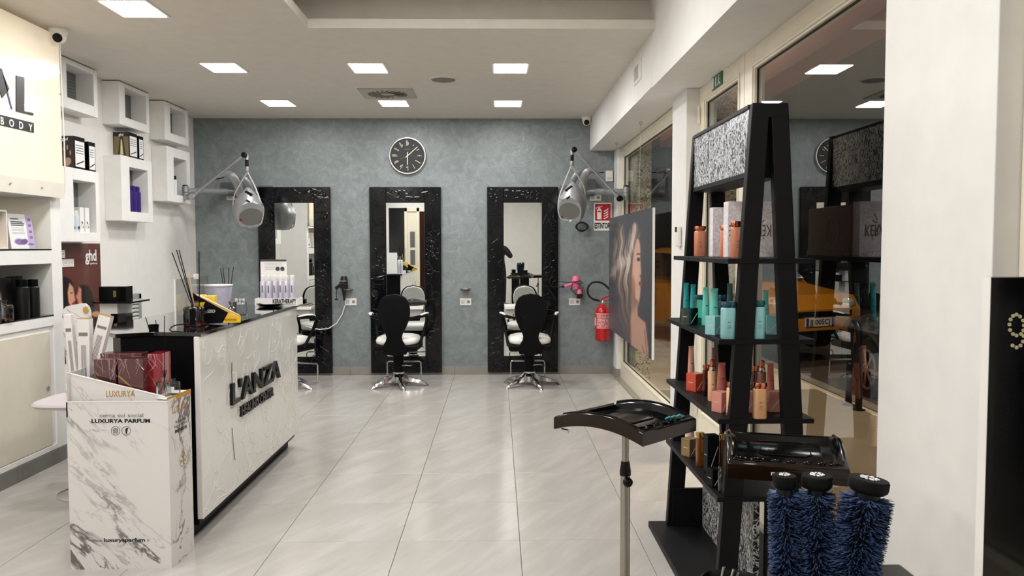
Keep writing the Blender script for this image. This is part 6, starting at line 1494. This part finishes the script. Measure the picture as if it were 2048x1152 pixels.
def brush(label, p0, p1, rb, rc, seed, n=2300):
    p0, p1 = Vector(p0), Vector(p1); ax = (p1-p0); L = ax.length; ax.normalize(); a = ax.orthogonal().normalized(); b = ax.cross(a)
    t = thing('round_brush', label, 'brush', p0, 0, 'blue round brushes'); rnd = random.Random(seed)
    MB().cyl(p0-ax*.06, p1-ax*.012, rb*.50, n=24).build('barrel', BARREL, t, smooth=True)
    MB().lathe([(rc*.82, -.020), (rc*.97, -.016), (rc, -.012), (rc, -.003), (rc*.95, 0), (0, .0005)], p1, ax=ax, n=48).build('end_cap', mat('cap_rubber', (12, 12, 13), .6, spec=.15), t, smooth=True)
    q = MB()
    for k in range(5):
        th = 2*pi*k/5; c = p1+ax*.0012+a*cos(th)*rc*.32+b*sin(th)*rc*.32; q.obox(c, (a*cos(th)+b*sin(th))*rc*.16, (b*cos(th)-a*sin(th))*rc*.09, ax*.0004)
        c = p1+ax*.0012+a*cos(th+.6)*rc*.4+b*sin(th+.6)*rc*.4; q.obox(c, a*rc*.07, b*rc*.05, ax*.0004)
    q.build('cap_emblem', WLETTER, t)
    for nm, m, cnt in (('bristles', BR1, int(n*.62)), ('dark_bristles', BR2, int(n*.38))):
        vs = []; fs = []
        for i in range(cnt):
            h = rnd.random()*(L-.03)+.002; th = rnd.random()*2*pi; d = a*cos(th)+b*sin(th); tn = b*cos(th)-a*sin(th)
            l1 = rb*(.92+rnd.random()*.14); w = .0008; bend = tn*rnd.uniform(-.25, .25)+ax*rnd.uniform(-.25, .25)
            c0 = p0+ax*h+d*rb*.48; c1 = p0+ax*h+d*rb*.78+bend*rb*.12; c2 = p0+ax*h+d*l1+bend*rb*.42
            k = len(vs); u1, u2 = tn*w, ax*w
            for c, s in ((c0, 1.2), (c1, 1.1), (c2, .55)): vs += [c+u1*s, c-u1*.5*s+u2*.87*s, c-u1*.5*s-u2*.87*s]
            for r in (0, 3): fs += [(k+r, k+r+1, k+r+4, k+r+3), (k+r+1, k+r+2, k+r+5, k+r+4), (k+r+2, k+r, k+r+3, k+r+5)]
            fs.append((k+6, k+7, k+8))
        o = MB().add(vs, fs).build(nm, m, t); o['kind'] = 'stuff'
    return t
def b3(u, v, y=1.2): return by(u, v, y)
brush('left blue bristled round brush with flat black end cap', b3(1573, 1170), b3(1569, 950), .0255, .0175, 1)
brush('middle blue bristled round brush with flat black end cap', b3(1632, 1170, 1.19), b3(1634, 950, 1.19), .0275, .0225, 2)
brush('right, largest blue bristled brush, leaning to the right', b3(1702, 1180, 1.16), b3(1739, 957, 1.16), .037, .0285, 3, 3200)
# ============================================================ black glossy panel with dotted figure at the right
bp_ = thing('sign_pylon', 'tall glossy black display board with a dotted cream number at the right edge', 'sign', (1.3, 1.85, 0))
yp = 1.80; xl = by(1978, 700, yp).x; zt = by(1981, 554, yp).z
MB().box(xl, 1.385, yp, yp+.03, 0, zt).build('board', GLOSSBLK, bp_, bev=.002)
MB().box(xl-.0015, xl, yp-.001, yp+.03, 0, zt).build('white_edge', PLW, bp_)
CD = mat('cream_dot', (196, 188, 150), .4)
dots = [(2033, 629), (2040, 633), (2046, 641), (2048, 651), (2047, 661), (2042, 668), (2033, 671), (2026, 668), (2020, 660), (2019, 649), (2021, 639), (2026, 632), (2047, 672), (2046, 683), (2041, 691), (2033, 695), (2025, 691)]
for u, v in dots:
    c = by(u, v, yp-.001); MB().lathe([(.0042, 0), (.0042, .002), (0, .0022)], (c.x, yp, c.z), ax=(0, -1, 0), n=14).build('dot', CD, bp_)
# ============================================================ street: bollard rail and cars
def bent(pts, it=2):
    for _ in range(it):
        o_ = [pts[0]]
        for a, b in zip(pts[:-1], pts[1:]): o_ += [a*.8+b*.2, a*.2+b*.8]
        pts = o_+[pts[-1]]
    return pts
f0, f1 = bz(1697, 811, -.02), bz(1717, 821, -.02)
t = thing('bollard_rail', 'black arched steel bollard rail on the pavement outside the window', 'bollard', ((f0.x+f1.x)/2, (f0.y+f1.y)/2, -.02))
MB().tube(bent([f0, Vector((f0.x, f0.y, .76)), Vector((f1.x, f1.y, .76)), f1]), .03, 14).build('rail', PLB, t, smooth=True)
for f_ in (f0, f1): MB().lathe([(.06, 0), (.06, .01), (.03, .02)], f_, n=20).build('foot_plate', PLB, t, smooth=True)
def car(label, loc, rot, paint, glass=None, plate=None, L=4.1, front_lights=True):
    t = thing('car', label, 'car', loc, rot); w = .86
    prof = [(-L/2, .30), (-L/2-.0, .62), (-L/2+.12, .82), (-L/2+.95, .95), (-L/2+1.55, 1.40), (-L/2+2.9, 1.46), (L/2-.45, 1.02), (L/2-.08, .92), (L/2, .60), (L/2, .30)]
    vs = []; ys_ = [(-w, .0, 1), (-w*.97, .0, 1), (-w*.6, .0, 1), (0, .0, 1)]
    secs = [(-1.0, .93, .90), (-.96, .985, .97), (-.7, 1.0, 1.0), (0, 1.0, 1.005), (.7, 1.0, 1.0), (.96, .985, .97), (1.0, .93, .90)]
    n = len(prof)
    for s, kx, kz in secs:
        for x, z_ in prof:
            inn = 1-.22*max(0, (z_-.9)/.55); vs.append((x*kx, s*w*inn, z_*kz if z_ > .5 else z_))
    fs = [(j*n+i, (j+1)*n+i, (j+1)*n+(i+1) % n, j*n+(i+1) % n) for j in range(len(secs)-1) for i in range(n)]+[tuple(range(n)), tuple((len(secs)-1)*n+i for i in range(n))[::-1]]
    body = MB().add(vs, fs).build('body', paint, t, local=True, smooth=True, ang=28)
    G = mat('car_glass', (14, 16, 18), .08, coat=.8)
    for s in (-1, 1):
        pts = [(-L/2+1.12, 1.0), (-L/2+1.62, 1.34), (-L/2+2.8, 1.39), (L/2-.72, 1.03)]
        MB().prism([(x, s*(w*(1-.22*max(0, (z_-.9)/.55))-.01), z_) for x, z_ in pts], (0, s*.03, 0)).build('side_window', G, t, local=True)
        for x in (-L/2+.78, L/2-.78):
            wh = MB().cyl((x, s*(w-.16), .30), (x, s*(w+.012), .30), .315, n=36).build('tyre', RUB, t, local=True, smooth=True)
            q = MB().lathe([(.215, 0), (.215, .008), (.19, .010), (.185, -.02), (0, -.02)], (x, s*(w+.012), .30), ax=(0, s, 0), n=36)
            for k in range(7):
                a = 2*pi*k/7; q.obox((x+cos(a)*.11, s*(w+.012), .30+sin(a)*.11), (cos(a)*.085, 0, sin(a)*.085), (-sin(a)*.016, 0, cos(a)*.016), (0, .008, 0))
            q.lathe([(.045, 0), (.045, .012), (0, .014)], (x, s*(w+.012), .30), ax=(0, s, 0), n=20)
            q.build('wheel_rim', mat('alloy', (188, 182, 176), .3, metal=.9), wh, local=True, smooth=True)
            q = MB(); q.tube([(x+cos(a)*.37, s*(w+.004), .30+sin(a)*.37) for a in [pi*i/18 for i in range(19)]], .02, 6).build('wheel_arch', RUB, t, local=True, smooth=True)
    for s in (-1, 1):
        MB().ell((-L/2+.10, s*.62, .68), .10, .16, .085, n=16, m=10).build('headlight', mat('headlight', (190, 190, 186), .1, coat=1), t, local=True, smooth=True)
    MB().box(-L/2-.012, -L/2+.05, -.62, .62, .52, .60).build('grille', BLK, t, local=True, bev=.01)
    MB().box(-L/2-.015, -L/2+.05, -.75, .75, .20, .34).build('bumper_lip', BLK, t, local=True, bev=.01)
    MB().box(-L/2-.02, -L/2, -.26, .26, .40, .51).build('number_plate', PLW, t, local=True)
    for s in (-1, 1): MB().box(-L/2-.022, -L/2-.019, s*.26-(.045 if s > 0 else 0), s*.26+(.045 if s < 0 else 0), .40, .51).build('blue_band', mat('plate_blue', (30, 60, 150), .4), t, local=True)
    if plate: MB().text(plate, (-L/2-.0215, 0, .425), (0, -1, 0), (0, 0, 1), .095, .001, fit=.38, bold=.0015).build('plate_lettering', LETTER, t, local=True)
    MB().prism([(-L/2+1.0, -.70, .965), (-L/2+1.0, .70, .965), (-L/2+1.50, .60, 1.38), (-L/2+1.50, -.60, 1.38)], (-.05, 0, .04)).build('windscreen', G, t, local=True)
    return t
ORG = mat('orange_paint', (214, 140, 30), .2, coat=.8); GRY = mat('dark_grey_paint', (46, 47, 50), .22, coat=.7); BKP = mat('black_paint', (20, 20, 23), .2, coat=.8)
car('orange car with number plate parked across the street outside', (3.48, 12.65, -.02), math.radians(115.5), ORG, plate='JJ 005CJ')
car('dark grey car parked along the kerb, cut off by the white wall', (4.78, 7.13, -.14), math.radians(-90), GRY)
car('black car far down the street beyond the grey one', (10.2, 21.5, -.14), math.radians(-90), BKP)
# ============================================================ the photographer, seen in the right mirror
pe = thing('person', 'person in black clothes holding up a phone, seen in the right mirror', 'person', (0.02, -.42, 0))
def skinned(name, V, E, R, m, par, sub=2):
    me = bpy.data.meshes.new(name); me.from_pydata([tuple(v) for v in V], E, []); me.update()
    o = bpy.data.objects.new(name, me); COL.objects.link(o); o.parent = par
    sk = o.modifiers.new('skin', 'SKIN'); me.skin_vertices[0].data[0].use_root = True
    for i, r in enumerate(R): me.skin_vertices[0].data[i].radius = (r, r) if not isinstance(r, tuple) else r
    sk.use_smooth_shade = True
    s = o.modifiers.new('sub', 'SUBSURF'); s.levels = sub; s.render_levels = sub
    me.materials.append(m); return o
CL = mat('black_cloth', (18, 18, 20), .85); SK = mat('skin', (196, 148, 122), .5); HAIR = mat('dark_hair', (34, 24, 20), .6)
V = [(0, 0, .95), (0, 0, 1.10), (0, .0, 1.28), (0, .0, 1.40), (0, .01, 1.48), (0, .02, 1.54),
     (.17, .0, 1.41), (.30, .06, 1.22), (.17, .26, 1.33), (.075, .35, 1.42),
     (-.17, .0, 1.41), (-.30, .06, 1.22), (-.17, .26, 1.33), (-.085, .35, 1.42),
     (.10, 0, .88), (.12, .01, .50), (.12, 0, .09), (.125, .12, .04),
     (-.10, 0, .88), (-.12, .01, .50), (-.12, 0, .09), (-.125, .12, .04)]
E_ = [(0, 1), (1, 2), (2, 3), (3, 4), (4, 5), (3, 6), (6, 7), (7, 8), (8, 9), (3, 10), (10, 11), (11, 12), (12, 13), (0, 14), (14, 15), (15, 16), (16, 17), (0, 18), (18, 19), (19, 20), (20, 21)]
R = [(.17, .13), (.155, .12), (.17, .12), (.13, .10), .06, .055, .085, .058, .048, .036, .085, .058, .048, .036, .10, .068, .05, .04, .10, .068, .05, .04]
skinned('body', V, E_, R, CL, pe)
hc = Vector((0, .05, 1.635))
def headf(p):
    p = Vector(p)
    if p.z < 0: p.x *= 1-.28*(-p.z/.12); p.y *= 1-.10*(-p.z/.12)
    if p.y > .06 and abs(p.x) < .018 and -.04 < p.z < .012: p.y += .018
    return p
hd_ = MB().ell(hc, .076, .095, .122, n=40, m=30, fn=headf).build('head', SK, pe, local=True, smooth=True, ang=60)
for s in (-1, 1):
    MB().ell(hc+Vector((s*.03, .082, .004)), .013, .007, .007, n=12, m=8).build('eye', mat('eye_dark', (40, 34, 32), .3), hd_, local=True, smooth=True)
    MB().ell(hc+Vector((s*.078, .0, -.005)), .010, .020, .032, n=12, m=8).build('ear', SK, hd_, local=True, smooth=True)
MB().ell(hc+Vector((0, .088, -.058)), .024, .008, .007, n=14, m=8).build('mouth', mat('lip', (150, 84, 78), .5), hd_, local=True, smooth=True)
MB().ell(hc+Vector((0, -.018, .028)), .088, .100, .112, n=32, m=20, fn=lambda p: Vector((p[0], p[1], max(p[2], -.06)))).build('hair', HAIR, hd_, local=True, smooth=True)
for s in (-1, 1):
    W0 = Vector((s*.078, .355, 1.425)); Vh = [W0, W0+Vector((-s*.012, .022, .03))]; Eh = [(0, 1)]; Rh = [.026, (.030, .018)]
    for k in range(4):
        base = W0+Vector((-s*.014, .028, .022+.017*k-.01)); a1 = base+Vector((-s*.022, .022, .006)); a2 = a1+Vector((-s*.022, .010, .004)); a3 = a2+Vector((-s*.014*(1-.12*abs(k-1)), -.004, .002)); n0 = len(Vh)
        Vh += [base, a1, a2, a3]; Eh += [(1, n0), (n0, n0+1), (n0+1, n0+2), (n0+2, n0+3)]; Rh += [.010, .0088, .008, .007]
    n0 = len(Vh); Vh += [W0+Vector((-s*.010, .008, .035)), W0+Vector((-s*.026, .002, .052)), W0+Vector((-s*.040, .004, .056))]; Eh += [(0, n0), (n0, n0+1), (n0+1, n0+2)]; Rh += [.012, .010, .009]
    skinned('hand', Vh, Eh, Rh, SK, pe)
o = MB().box(-.075, .075, -.016, -.008, HC-.062, HC+.014).build('phone', PLB, bev=.003); tag(o, 'black phone held up by the photographer, seen in the mirror', 'phone')
